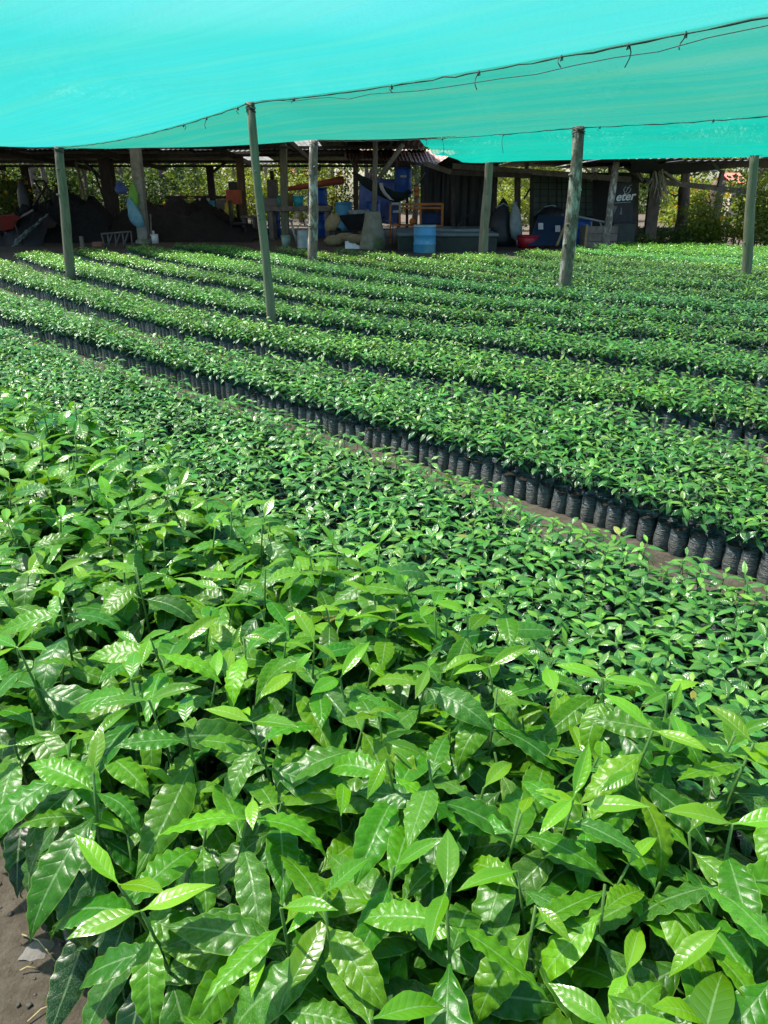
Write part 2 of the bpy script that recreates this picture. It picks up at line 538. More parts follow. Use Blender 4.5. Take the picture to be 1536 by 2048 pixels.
def foliage_mat(name, a, b, trans=0.35):
    m, nt, out = new_mat(name)
    geo = N(nt, 'ShaderNodeNewGeometry')
    f = geo.outputs['Random Per Island']
    col = mix_col(nt, f, c4(a), c4(b))
    p = N(nt, 'ShaderNodeBsdfPrincipled')
    val(nt, p.inputs['Base Color'], col)
    p.inputs['Roughness'].default_value = 0.5
    p.inputs['Specular IOR Level'].default_value = 0.35
    t = N(nt, 'ShaderNodeBsdfTranslucent')
    val(nt, t.inputs[0], mix_col(nt, 1.0, col, (1.7, 1.5, 0.6, 1), 'MULTIPLY'))
    mx = N(nt, 'ShaderNodeMixShader')
    mx.inputs[0].default_value = trans
    nt.links.new(p.outputs[0], mx.inputs[1])
    nt.links.new(t.outputs[0], mx.inputs[2])
    nt.links.new(mx.outputs[0], out.inputs[0])
    return m


M_fol_dark_shade = foliage_mat('foliage_dark_shade', (0.022, 0.055, 0.014), (0.055, 0.10, 0.022))  # dark greens with the shade of the backdrop put into the colour
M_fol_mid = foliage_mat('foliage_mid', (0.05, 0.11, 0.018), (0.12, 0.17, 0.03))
M_fol_lime_sun = foliage_mat('foliage_lime_sun', (0.10, 0.17, 0.02), (0.21, 0.25, 0.03))  # yellow-greens with direct sunlight put into the colour
M_leaf_obj = leaf_material('coffee_leaf', 'object')
M_leaf_tip = leaf_material('fresh_coffee_leaf', 'object', detail=False, relief=.0007)
M_leaf_young = leaf_material('young_coffee_leaf', 'object', detail=False)
M_leaf_attr = leaf_material('coffee_leaf_massed', 'attr', detail=False)


def bag_material():
    m, nt, out = new_mat('seedling_bag_film')
    tc = N(nt, 'ShaderNodeTexCoord')
    oi = N(nt, 'ShaderNodeObjectInfo')
    off = N(nt, 'ShaderNodeVectorMath', operation='MULTIPLY_ADD')
    nt.links.new(oi.outputs['Random'], off.inputs[0])
    off.inputs[1].default_value = (7, 13, 5)
    nt.links.new(tc.outputs['Object'], off.inputs[2])
    sx = N(nt, 'ShaderNodeSeparateXYZ')
    nt.links.new(tc.outputs['Object'], sx.inputs[0])
    mp = N(nt, 'ShaderNodeMapping')
    mp.inputs['Scale'].default_value = (1, 1, 3.2)
    nt.links.new(off.outputs[0], mp.inputs[0])
    wr = noise(nt, 42, 5, mp.outputs[0], 0.6)
    up = ramp(nt, math_n(nt, 'ADD', sx.outputs[2], math_n(nt, 'MULTIPLY', noise(nt, 30, 3, off.outputs[0]), 0.04)), 0.095, 0.130)
    dusty = mix_col(nt, ramp(nt, wr, 0.35, 0.65), (0.036, 0.042, 0.045, 1), (0.14, 0.142, 0.135, 1))
    rim_sheen = mix_col(nt, ramp(nt, wr, 0.4, 0.7), (0.016, 0.026, 0.034, 1), (0.10, 0.14, 0.16, 1))  # bluish shine of the upper film, painted into its colour
    col = mix_col(nt, up, dusty, rim_sheen)
    p = N(nt, 'ShaderNodeBsdfPrincipled')
    val(nt, p.inputs['Base Color'], col)
    val(nt, p.inputs['Roughness'], ramp(nt, up, 0, 1, 0.5, 0.3))
    p.inputs['Specular IOR Level'].default_value = 0.6
    bn = N(nt, 'ShaderNodeBump')
    bn.inputs['Strength'].default_value = 1.0
    bn.inputs['Distance'].default_value = 0.012
    val(nt, bn.inputs['Height'], wr)
    nt.links.new(bn.outputs[0], p.inputs['Normal'])
    nt.links.new(p.outputs[0], out.inputs[0])
    return m


M_bag = bag_material()


def ground_material():
    m, nt, out = new_mat('nursery_soil')
    tc = N(nt, 'ShaderNodeTexCoord')
    v = tc.outputs['Object']
    big = ramp(nt, noise(nt, 1.2, 5, v), 0.35, 0.68)
    fine = noise(nt, 22, 8, v, 0.7)
    col = mix_col(nt, big, (0.094, 0.074, 0.052, 1), (0.054, 0.042, 0.030, 1))
    col = mix_col(nt, ramp(nt, fine, 0.42, 0.7), col, (0.13, 0.11, 0.085, 1))
    col = mix_col(nt, ramp(nt, noise(nt, 7, 6, v), 0.55, 0.68, 0.0, 0.7), col, (0.05, 0.04, 0.032, 1))
    p = N(nt, 'ShaderNodeBsdfPrincipled')
    val(nt, p.inputs['Base Color'], col)
    p.inputs['Roughness'].default_value = 0.92
    p.inputs['Specular IOR Level'].default_value = 0.25
    bn = N(nt, 'ShaderNodeBump')
    bn.inputs['Strength'].default_value = 1.0
    bn.inputs['Distance'].default_value = 0.02
    h = math_n(nt, 'ADD', math_n(nt, 'MULTIPLY', noise(nt, 9, 6, v), 0.8), math_n(nt, 'MULTIPLY', noise(nt, 70, 6, v, 0.7), 0.35))
    val(nt, bn.inputs['Height'], h)
    nt.links.new(bn.outputs[0], p.inputs['Normal'])
    nt.links.new(p.outputs[0], out.inputs[0])
    return m


M_ground = ground_material()

# ------------------------------------------------------------------ ground
from mathutils import noise as mnoise


def soil_z(x, y):
    near = max(0.0, 1.0 - max(abs(x), abs(y - 1)) / 3.5)
    return near * (0.018 * mnoise.noise((x * 3, y * 3, 1.7)) + 0.010 * mnoise.noise((x * 11, y * 11, 4.2)) + 0.005 * mnoise.noise((x * 30, y * 30, 8)))


def axis(lo, a, b, hi, step, n):
    return list(np.linspace(lo, a, n)[:-1]) + list(np.arange(a, b, step)) + list(np.linspace(b, hi, n))


g = MB()
xs, ys = axis(-400, -2.5, 2.5, 400, 0.06, 12), axis(-300, -1.0, 3.5, 600, 0.06, 12)
vs = [(x, y, soil_z(x, y)) for y in ys for x in xs]
nx = len(xs)
fs = [(j * nx + i, j * nx + i + 1, (j + 1) * nx + i + 1, (j + 1) * nx + i) for j in range(len(ys) - 1) for i in range(nx - 1)]
g.add(vs, fs)
tag(g.build('ground', M_ground, smooth=True), 'bare brown packed soil between the seedling beds', kind='structure')

# ------------------------------------------------------------------ net poles
def pole(name, label, base, top, r, mat, group=None, knots=3):
    b, t = Vector(base), Vector(top)
    o = thing(name, label, 'pole', b, 0, group)
    m = MB()
    n = 9
    d = t - b
    pts, rad = [], []
    for i in range(n + 1):
        k = i / n
        w = Vector((mnoise.noise((k * 2.2, b.x, 0)), mnoise.noise((k * 2.2, 5, b.y)), 0)) * 0.025
        pts.append(d * k + w * (1 if 0 < i < n else 0.3) + Vector((0, 0, -0.12 if i == 0 else 0)))
        rad.append(r * (1.08 - 0.22 * k) * random.uniform(0.96, 1.05))
    m.tube(pts, rad, 12, jit=0.035)
    m.build('shaft', mat, o, True)
    q = MB()
    for z_ in (.965, .975, .988):
        c = d * z_
        q.tube([c + Vector((math.cos(a_) * r * .98, math.sin(a_) * r * .98, .012 * math.sin(a_ * 2 + z_ * 90))) for a_ in np.linspace(0, 6.0, 12)], .004, 4)
    q.build('wire_tie', M_wire, o, True)
    for _ in range(knots):
        k = random.uniform(.2, .9)
        c = d * k
        a = random.uniform(3.6, 5.9)
        q = MB()
        dv = Vector((math.cos(a), math.sin(a), 0.25))
        q.tube([c + dv * r * .6, c + dv * r * 1.22], [r * .3, r * .16], 6)
        q.build('knot', mat, o, True)
    return o


def gtop(bx, by, tx, ty):
    b = at_z(bx, by, 0.16)                              # the foot stands behind the seedlings of the bed in front
    b.z = 0
    return b, at_y(tx, ty, b.y)


pA, tA = gtop(137, 549, 117, 293)
pB, tB = gtop(545, 642, 500, 203)
pC, tC = gtop(1130, 577, 1158, 253)
pD, tD = gtop(965, 508, 980, 306)
pE, tE = gtop(1493, 551, 1510, 295)
pF, tF = gtop(1210, 489, 1234, 318)
pG, tG = gtop(624, 517, 628, 280)
GR_P = 'rough poles holding up the shade net'
pole('net_pole', 'pale weathered net pole standing left of the hanging blue bag', pA, tA, 0.066, M_pole, GR_P)
pole('net_pole', 'long greenish net pole leaning left in the middle of the beds', pB, tB, 0.040, M_pole_green, GR_P)
pole('net_pole', 'thick lichen-spotted net pole, nearest one on the right', pC, tC, 0.078, M_pole_grey, GR_P, 5)
pole('net_pole', 'straight grey square-topped pole beside the low concrete tank', pD, tD, 0.085, M_pole, GR_P, 2)
pole('net_pole', 'smooth greenish pole in front of the flowering bushes at far right', pE, tE, 0.066, M_pole_green, GR_P, 2)
pole('net_pole', 'blotchy grey pole leaning right before the black banner', pF, tF, 0.078, M_pole_grey, GR_P)
pole('net_pole', 'lichen-mottled pole between the greenish post and the jute sacks', pG, tG, 0.082, M_pole_grey, GR_P, 4)

# ------------------------------------------------------------------ shade nets
def chain(pts, n):
    """resample a polyline to n+1 points"""
    pts = [Vector(p) for p in pts]
    ls = [0]
    for a, b in zip(pts, pts[1:]):
        ls.append(ls[-1] + (b - a).length)
    out = []
    for i in range(n + 1):
        s = ls[-1] * i / n
        k = min(max(np.searchsorted(ls, s, 'right') - 1, 0), len(pts) - 2)
        f = (s - ls[k]) / (ls[k + 1] - ls[k])
        out.append(pts[k].lerp(pts[k + 1], f))
    return out


def sag_line(pts, sag, n=8):
    out = []
    for (a, b), s in zip(zip(pts, pts[1:]), sag):
        for i in range(n):
            k = i / n
            p = Vector(a).lerp(Vector(b), k)
            p.z -= 4 * s * k * (1 - k)
            out.append(p)
    out.append(Vector(pts[-1]))
    return out


def net_sheet(name, label, edge_a, edge_b, mat, nu=64, nv=28, sag=0.08, wrinkle=0.012, seed=0.0, ends=(0, 0)):
    A, B = chain(edge_a, nu), chain(edge_b, nu)
    me_v, uv = [], []
    for j in range(nv + 1):
        v = j / nv
        for i in range(nu + 1):
            u = i / nu
            p = A[i].lerp(B[i], v)
            w = math.sin(math.pi * v)
            p.z -= sag * w * (0.7 + 0.6 * mnoise.noise((u * 3, seed, v)))
            p.z += wrinkle * min(1, 6 * v * (1 - v)) * mnoise.noise((p.x * 0.9 + seed, p.y * 0.9, v * 9 + seed))
            me_v.append(p)
            uv.append((p.x * 0.707 - p.y * 0.707, (p.x + p.y) * 0.707))
    m = MB()
    fs = [(j * (nu + 1) + i, j * (nu + 1) + i + 1, (j + 1) * (nu + 1) + i + 1, (j + 1) * (nu + 1) + i) for j in range(nv) for i in range(nu)]
    m.add(me_v, fs)
    o = m.build(name, mat, None, True)
    ul = o.data.uv_layers.new(name='UVMap')
    idx = np.zeros(len(o.data.loops), dtype=np.int32)
    o.data.loops.foreach_get('vertex_index', idx)
    ul.data.foreach_set('uv', np.array(uv, dtype=np.float32)[idx].ravel())
    return tag(o, label, 'shade net', 'shade nets stretched over the nursery')


R1 = Vector((2.72, 2.15, 2.04))
L1 = Vector((-5.39, 11.36, 1.85))
L2 = Vector((-9.2, 13.6, 1.87))
seam1 = sag_line([L2, L1, tA, tB, R1, Vector((6.6, -2.3, 2.09))], [.0, .02, .07, .075, .05])
off1 = Vector((-7.0, -7.4, 0.30))
near_edge = [p + off1 for p in seam1]
net_sheet('shade_net', 'bright cyan shade net stretched overhead from the rope seam toward the viewer', seam1, near_edge, M_net_near, 90, 40, 0.10, 0.05, 1.3)
R2 = Vector((4.74, 6.14, 1.97))
seam2 = sag_line([tA, tG, tC, R2, Vector((9.65, 0.0, 2.09))], [.06, .05, .04, .03])
seam1b = sag_line([tA, tB, R1, Vector((6.6, -2.3, 2.09))], [.07, .075, .05])
net_sheet('shade_net', 'duller teal shade net strip between the two rope seams', [p + Vector((0, 0, 0.006)) for p in seam1b], [p + Vector((0, 0, 0.006)) for p in seam2], M_net_mid, 80, 24, 0.05, 0.03, 4.1)
s2c = Vector((0.51, 11.58, 1.91))
hem = [Vector((.96, 12.8, 1.81)), Vector((1.36, 13.94, 1.70)), Vector((1.80, 14.69, 1.71)), Vector((2.47, 14.12, 1.73)), Vector((3.75, 12.54, 1.71)), Vector((4.39, 11.66, 1.695)), Vector((5.35, 10.79, 1.68)), Vector((7.45, 8.6, 1.695)), Vector((11.4, 3.5, 1.78))]
top3 = sag_line([s2c + Vector((0, 0, 0.012)), tC + Vector((0, 0, 0.012)), R2 + Vector((0, 0, 0.012)), Vector((9.65, 0.0, 2.10))], [.0, .0, .03])
net_sheet('shade_net', 'vivid green shade net beyond the second seam with a sagging loose corner', top3, hem, M_net_far, 70, 20, 0.10, 0.05, 7.7)


def rope(name, label, pts, r, ties, cat='rope', wire=None, wmat=None):
    o = thing(name, label, cat, pts[0])
    o0 = Vector(pts[0])
    m = MB()
    P = chain(pts, len(pts) * 5)
    q = [p - o0 + Vector((0, 0, -0.012 + 0.012 * mnoise.noise((i * .8, 3, 1)))) for i, p in enumerate(P)]
    m.tube(q, [r * random.uniform(.7, 1.5) for _ in q], 6, jit=.2)
    m.build('cord', M_rope, o, True)
    for (k, ln) in ties:
        p = q[int(k * (len(q) - 1))]
        t = MB()
        a = random.uniform(0, 6.28)
        pts2 = [p + Vector((0, 0, 0.01))]
        for i in range(1, 6):
            pts2.append(pts2[-1] + Vector((math.cos(a + i * .9) * .01, math.sin(a + i * .9) * .012, -ln / 5)))
        t.tube(pts2, max(r * .42, 0.0028), 5)
        kn = []
        for i in range(9):
            b = i * 1.3
            kn.append(p + Vector((math.cos(b) * r * 1.5, -0.002 + math.sin(b) * r * 1.5, -.01 + math.sin(i * 2) * .012)))
        t.tube(kn, max(r * .4, .003), 5)
        t.build('tie', M_wire, o, True)
    if wire:
        w = MB()
        w.tube([Vector(p) - o0 + Vector((0, 0, .02 * mnoise.noise((i * .7, 2, 5)))) for i, p in enumerate(wire)], 0.0022, 5)
        w.build('loose_wire', M_wire, o, True)
    return o


s1r = sag_line([L1, tA, tB, R1], [.02, .07, .075])
wire_pts = []
for i in range(25):
    k = i / 24
    p = tB.lerp(R1, 0.03 + .95 * k)
    p.z -= 4 * .075 * k * (1 - k) + 0.05 * math.sin(math.pi * min(1, k * 1.1)) + 0.012
    wire_pts.append(p)
rope('seam_rope', 'dark knotted rope along the first net seam with loose wire hanging', s1r, 0.0038,
     [(.40, .05), (.44, .1), (.49, .06), (.56, .04), (.66, .05), (.72, .10), (.77, .06), (.80, .10), (.83, .07), (.87, .04), (.93, .03)], wire=wire_pts)
s2r = sag_line([tG, tC, R2], [.05, .04])
rope('seam_rope', 'thin dark rope along the second seam above the lichen-spotted pole', s2r, 0.0045, [(.22, .10), (.34, .22), (.45, .22), (.6, .05), (.3, .12), (.75, .04)])

# ------------------------------------------------------------------ coffee leaves and plants
LT = np.array([0, .05, .10, .16, .25, .35, .45, .55, .65, .75, .83, .90, .955, 1.0])
LW = np.array([.010, .012, .035, .085, .145, .185, .200, .195, .170, .128, .085, .045, .018, .0])


def leaf_arrays(nt, nu, droop, fold, waves, amp, wid, seed, a0=0.0, twist=0.0):
    """one leaf of length 1 along +Y; returns vertices, quads, uvs"""
    r = random.Random(seed)
    t = np.linspace(0, 1, nt + 1) ** 0.95
    w = np.interp(t, LT, LW) * wid
    p1, p2 = r.uniform(0, 6.28), r.uniform(0, 6.28)
    ang = a0 - droop * t ** 1.3 + 0.06 * np.sin(t * 9 + p1)
    ds = np.diff(t, prepend=0)
    cy, cz = np.cumsum(np.cos(ang) * ds), np.cumsum(np.sin(ang) * ds)
    cx = 0.05 * r.uniform(-1, 1) * t ** 2
    V, UV = [], []
    env = np.clip(w / 0.12, 0, 1)
    for i in range(nt + 1):
        n = np.array([0, -math.sin(ang[i]), math.cos(ang[i])])
        tw = twist * t[i]
        for j in range(nu + 1):
            u = -1 + 2 * j / nu
            au = abs(u)
            ph = p1 if u < 0 else p2
            wob = math.sin(2 * math.pi * waves * t[i] + ph) + .10 * math.sin(2 * math.pi * waves * 1.7 * t[i] + ph * 2)
            ww = w[i] * (1 + 0.040 * au * wob * env[i])
            x = u * ww * math.cos(fold)
            z = au * ww * math.sin(fold) - 0.22 * ww * au ** 2 + amp * env[i] * au ** 1.6 * wob
            x, z = x * math.cos(tw) - z * math.sin(tw), x * math.sin(tw) + z * math.cos(tw)
            V.append((cx[i] + x, cy[i] + n[1] * z, cz[i] + n[2] * z))
            UV.append((j / nu, t[i]))
    F = [(i * (nu + 1) + j, i * (nu + 1) + j + 1, (i + 1) * (nu + 1) + j + 1, (i + 1) * (nu + 1) + j) for i in range(nt) for j in range(nu)]
    return np.array(V), F, np.array(UV)


def set_uv(me, uv):
    ul = me.uv_layers.new(name='UVMap')
    idx = np.zeros(len(me.loops), dtype=np.int32)
    me.loops.foreach_get('vertex_index', idx)
    ul.data.foreach_set('uv', np.asarray(uv, dtype=np.float32)[idx].ravel())


def leaf_mesh(name, mat, *a, **k):
    V, F, UV = leaf_arrays(*a, **k)
    me = bpy.data.meshes.new(name)
    me.from_pydata(V.tolist(), [], F)
    set_uv(me, UV)
    me.materials.append(mat)
    me.polygons.foreach_set('use_smooth', [True] * len(me.polygons))
    me.update()
    return me


def leaf_params(i, r):
    return dict(droop=[.6, .85, 1.1, 1.35, .75, 1.2, .95, 1.6][i % 8], fold=r.uniform(.12, .42), waves=r.uniform(6.0, 8.5),
                amp=r.uniform(.009, .018), wid=r.uniform(.74, .92), seed=i * 7 + 3, a0=r.uniform(.05, .25), twist=r.uniform(-.5, .5))


rr = random.Random(5)
LEAF_HI, LEAF_MID, LEAF_LOW = [], [], []
for i in range(14):
    q = leaf_params(i, rr)
    LEAF_HI.append(leaf_mesh('coffee_leaf_large', M_leaf_obj, 40, 6, **q))
    LEAF_MID.append(leaf_mesh('coffee_leaf_medium', M_leaf_obj, 26, 4, **q))
LEAF_TIP = []
for i in range(6):
    q = leaf_params(i, rr)
    q.update(amp=.006, waves=3.5, wid=rr.uniform(.78, .92), fold=rr.uniform(.3, .6), droop=rr.uniform(.2, .7))
    LEAF_TIP.append(leaf_mesh('coffee_leaf_tip', M_leaf_tip, 12, 4, **q))
for i in range(10):
    q = leaf_params(i, rr)
    q['droop'] *= .75
    q['wid'] *= 1.12
    q['amp'] *= .8
    LEAF_LOW.append(leaf_mesh('coffee_leaf_small', M_leaf_young, 8, 4, **q))

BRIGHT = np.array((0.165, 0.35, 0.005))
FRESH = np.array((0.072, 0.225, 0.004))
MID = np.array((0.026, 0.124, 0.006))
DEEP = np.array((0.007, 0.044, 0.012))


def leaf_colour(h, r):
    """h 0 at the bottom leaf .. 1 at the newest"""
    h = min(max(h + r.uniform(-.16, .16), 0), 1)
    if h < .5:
        c = DEEP + (MID - DEEP) * (h / .5)  # low leaves: darker with age, deepened further for self-shade inside the canopy
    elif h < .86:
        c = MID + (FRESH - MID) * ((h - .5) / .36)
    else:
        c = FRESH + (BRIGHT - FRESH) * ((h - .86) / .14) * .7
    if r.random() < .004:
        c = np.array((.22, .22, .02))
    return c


def young_colour(c):
    """the small seedlings are a cooler, greyer green"""
    return c * np.array((1.15, 1.12, 1.5)) + np.array((.018, .030, .028))


def leaf_layout(r, tall):
    """list of (matrix, height01, length) for one plant in local space (base at the bag's foot), and the stem path"""
    out = []
    if tall:
        H = r.uniform(.40, .52)
        z0, pairs = .17, r.choice([5, 6, 6, 7])
    else:
        H = r.uniform(.216, .242)
        z0, pairs = .165, r.choice([4, 5, 5])
    lean = Vector((r.uniform(-1, 1), r.uniform(-1, 1), 0)) * (0.05 if tall else 0.02)

    def sp(z):
        k = max(0, (z - .13) / (H - .13))
        return Vector((lean.x * k * k, lean.y * k * k, z))
    az = r.uniform(0, 6.28)
    for i in range(pairs):
        h = i / (pairs - 1)
        z = z0 + (H - z0) * (h ** (.58 if tall else .75))
        for s in (0, 1):
            if r.random() < (.30 if tall and i == pairs - 1 else .05):
                continue
            if tall:
                L = r.uniform(.135, .20) * (1 - .45 * max(0, h - .62) / .38)
                if i == pairs - 1:
                    L = r.uniform(.05, .10)
                pitch = R(-40 + 50 * h + r.uniform(-16, 16)) if i < pairs - 1 else R(r.uniform(-18, 42))
            else:
                L = r.uniform(.050, .074)
                if i == pairs - 1:
                    L = r.uniform(.030, .052)
                pitch = R(-14 + 30 * h + r.uniform(-16, 16)) if i < pairs - 1 else R(r.uniform(5, 50))
            a = az + s * math.pi + r.uniform(-.25, .25)
            M = Matrix.Translation(sp(z)) @ Matrix.Rotation(a, 4, 'Z') @ Matrix.Rotation(pitch, 4, 'X') @ Matrix.Rotation(r.uniform(-.35, .35), 4, 'Y') @ Matrix.Scale(L, 4)
            out.append((M, h, L))
        az += math.pi / 2 + r.uniform(-.3, .3)
    stem = [sp(.13 + (H - .13) * k / 5) for k in range(6)]
    return out, stem, H


def bag_mesh(seed, n=16, rough=True):
    r = random.Random(seed)
    m = MB()
    rad = .0355
    prof = [(.0, .93), (.02, 1.02), (.05, 1.04), (.08, 1.0), (.105, .99), (.122, .93), (.136, .97), (.148, 1.10)] if rough else [(0, .95), (.06, 1.02), (.12, .98), (.152, 1.05)]
    vs = []
    dip, da = r.uniform(.008, .022), r.uniform(0, 6.28)
    for q, (z, k) in enumerate(prof):
        for i in range(n):
            a = 2 * math.pi * i / n
            w = 1 + .035 * math.cos(4 * a + da) + (.05 * r.uniform(-1, 1) if rough else 0)
            zz = z
            if q >= len(prof) - 2:
                zz -= (dip * (.5 + .5 * math.cos(2 * a - da)) + r.uniform(-.006, .005)) * (1 if q == len(prof) - 1 else .6)
            vs.append((rad * k * w * math.cos(a), rad * k * w * math.sin(a), zz))
    fs = []
    for q in range(len(prof) - 1):
        for i in range(n):
            a, b = q * n + i, q * n + (i + 1) % n
            fs.append((a, b, b + n, a + n))
    m.add(vs, fs)
    return m.mesh('seedling_bag', M_bag, True)


def soil_mesh(seed):
    r = random.Random(seed)
    m = MB()
    vs = [(0, 0, .106)] + [(.031 * math.cos(a), .031 * math.sin(a), .096 + r.uniform(-.004, .006)) for a in np.linspace(0, 6.283, 12, endpoint=False)]
    m.add(vs, [(0, 1 + i, 1 + (i + 1) % 12) for i in range(12)])
    return m.mesh('bag_soil', M_soil_bag, True)


BAGS = [bag_mesh(i) for i in range(6)]
SOILS = [soil_mesh(i) for i in range(4)]


def stem_mesh(stem, tall):
    m = MB()
    m.tube(stem, [(.0036 if tall else .0018) * (1 - .45 * k / 5) for k in range(6)], 6 if tall else 5)
    return m.mesh('seedling_stem', M_stem if not tall else [M_stem], True)


def plant_kind(seed, tall):
    r = random.Random(seed)
    lay, stem, H = leaf_layout(r, tall)
    return lay, stem_mesh(stem, tall), H


TALL = [plant_kind(100 + i, True) for i in range(22)]
YOUNG = [plant_kind(300 + i, False) for i in range(16)]


def place_plant(name, label, group, x, y, kinds, leaves, tall, r, soil, z_bag=True):
    lay, stem, H = r.choice(kinds)
    o = thing(name, label, 'seedling', (x, y, 0), r.uniform(0, 6.28), group)
    s = r.uniform(.90, 1.10)
    for n_, me in (('bag', r.choice(BAGS)), ('stem', stem)):
        c = link(bpy.data.objects.new(n_, me), o)
        if n_ == 'stem':
            c.scale = (1, 1, s)
        else:
            c.rotation_euler = (r.uniform(-.05, .05), r.uniform(-.05, .05), 0)
            k_ = r.uniform(.93, 1.04)
            c.scale = (k_, k_, r.uniform(.78, .90))
    if soil:
        link(bpy.data.objects.new('soil', r.choice(SOILS)), o)
    shade = r.uniform(.85, 1.15)
    yellow = False
    for M, h, L in lay:
        c = link(bpy.data.objects.new('leaf', r.choice(LEAF_TIP if tall and h > .97 else leaves)), o)
        M2 = M.copy()
        M2.translation.z *= s
        c.matrix_local = M2
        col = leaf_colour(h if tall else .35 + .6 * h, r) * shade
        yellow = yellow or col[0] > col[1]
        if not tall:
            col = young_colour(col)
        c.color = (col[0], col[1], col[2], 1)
    if yellow:
        o['label'] = label.replace(' coffee seedling', ' coffee seedling with a yellowed leaf', 1)
        o['group'] = group + ' with a yellowed leaf'
    return o


def massed_plant(name, kind, tall, seed, with_bag=True):
    """the same plant joined into one mesh for the far beds"""
    lay, stem, H = kind
    r = random.Random(seed)
    V, F, UV, T, MI = [], [], [], [], []
    for M, h, L in lay:
        q = leaf_params(r.randrange(8), r)
        q['droop'] *= (1 if tall else .75)
        q['wid'] *= 1.1
        v, f, uv = leaf_arrays(7 if tall else 5, 2, **q)
        b = sum(len(a) for a in V)
        A = np.array(M)
        V.append(v @ A[:3, :3].T + A[:3, 3])
        F += [tuple(i + b for i in q_) for q_ in f]
        UV.append(uv)
        MI += [0] * len(f)
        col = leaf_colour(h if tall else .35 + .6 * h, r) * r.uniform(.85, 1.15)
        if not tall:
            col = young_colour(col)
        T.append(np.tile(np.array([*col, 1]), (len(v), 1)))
    parts = [(stem, 1)]
    if with_bag:
        parts.append((bag_mesh(seed, 9, False), 2))
    for me, mi in parts:
        n = len(me.vertices)
        co = np.zeros(n * 3)
        me.vertices.foreach_get('co', co)
        b = sum(len(a) for a in V)
        V.append(co.reshape(-1, 3) * (1, 1, .84 if mi == 2 else 1))
        F += [tuple(i + b for i in p.vertices) for p in me.polygons]
        MI += [mi] * len(me.polygons)
        UV.append(np.zeros((n, 2)))
        T.append(np.tile(np.array([.06, .15, .03, 1]), (n, 1)))
    V, UV, T = np.concatenate(V), np.concatenate(UV), np.concatenate(T)
    me = bpy.data.meshes.new(name)
    me.from_pydata(V.tolist(), [], F)
    set_uv(me, UV)
    ca = me.color_attributes.new('tint', 'FLOAT_COLOR', 'POINT')
    ca.data.foreach_set('color', T.astype(np.float32).ravel())
    for m in (M_leaf_attr, M_stem, M_bag):
        me.materials.append(m)
    me.polygons.foreach_set('material_index', MI)
    me.polygons.foreach_set('use_smooth', [True] * len(me.polygons))
    me.update()
    return bpy.data.objects.new(name, me)


def mass(name, label, cat, pts, protos):
    """pts: list of (x, y, rz, scale, proto index, tint)"""
    pc = bpy.data.collections.new(name + '_kinds')
    for i, p in enumerate(protos):
        p.name = '%s_kind_%02d' % (name, i)
        pc.objects.link(p)
    me = bpy.data.meshes.new(name)
    P = np.array([(p[0], p[1], 0.0) for p in pts])
    me.from_pydata(P.tolist(), [], [])
    n = len(pts)
    a = me.attributes.new('turn', 'FLOAT_VECTOR', 'POINT')
    a.data.foreach_set('vector', np.array([(p[6] if len(p) > 6 else 0, 0, p[2]) for p in pts], dtype=np.float32).ravel())
    a = me.attributes.new('size', 'FLOAT', 'POINT')
    a.data.foreach_set('value', np.array([p[3] for p in pts], dtype=np.float32))
    a = me.attributes.new('pick', 'INT', 'POINT')
    a.data.foreach_set('value', np.array([p[4] for p in pts], dtype=np.int32))
    a = me.attributes.new('bedtint', 'FLOAT_COLOR', 'POINT')
    a.data.foreach_set('color', np.array([(*p[5], 1) for p in pts], dtype=np.float32).ravel())
    o = link(bpy.data.objects.new(name, me))
    tag(o, label, cat, kind='stuff')
    ng = bpy.data.node_groups.new(name + '_spread', 'GeometryNodeTree')
    ng.interface.new_socket('Geometry', in_out='INPUT', socket_type='NodeSocketGeometry')
    ng.interface.new_socket('Geometry', in_out='OUTPUT', socket_type='NodeSocketGeometry')
    gi, go = ng.nodes.new('NodeGroupInput'), ng.nodes.new('NodeGroupOutput')
    ci = ng.nodes.new('GeometryNodeCollectionInfo')
    ci.inputs['Collection'].default_value = pc
    ci.inputs['Separate Children'].default_value = True
    ci.inputs['Reset Children'].default_value = True
    ip = ng.nodes.new('GeometryNodeInstanceOnPoints')
    ip.inputs['Pick Instance'].default_value = True

    def attr(nm, ty):
        k = ng.nodes.new('GeometryNodeInputNamedAttribute')
        k.data_type = ty
        k.inputs['Name'].default_value = nm
        return [s for s in k.outputs if s.enabled and s.name == 'Attribute'][0]
    er = ng.nodes.new('FunctionNodeEulerToRotation')
    L = ng.links.new
    L(attr('turn', 'FLOAT_VECTOR'), er.inputs[0])
    L(gi.outputs[0], ip.inputs['Points'])
    L(ci.outputs[0], ip.inputs['Instance'])
    L(attr('pick', 'INT'), ip.inputs['Instance Index'])
    L(er.outputs[0], ip.inputs['Rotation'])
    L(attr('size', 'FLOAT'), ip.inputs['Scale'])
    L(ip.outputs[0], go.inputs[0])
    md = o.modifiers.new('spread', 'NODES')
    md.node_group = ng
    return o


# ---- bed outlines in row coordinates: s across the beds, t along them (45 degrees to the view)
C45 = math.sqrt(.5)


def st(p):
    return ((p[0] + p[1]) * C45, (p[1] - p[0]) * C45)


def xy(s, t):
    return ((s - t) * C45, (s + t) * C45)


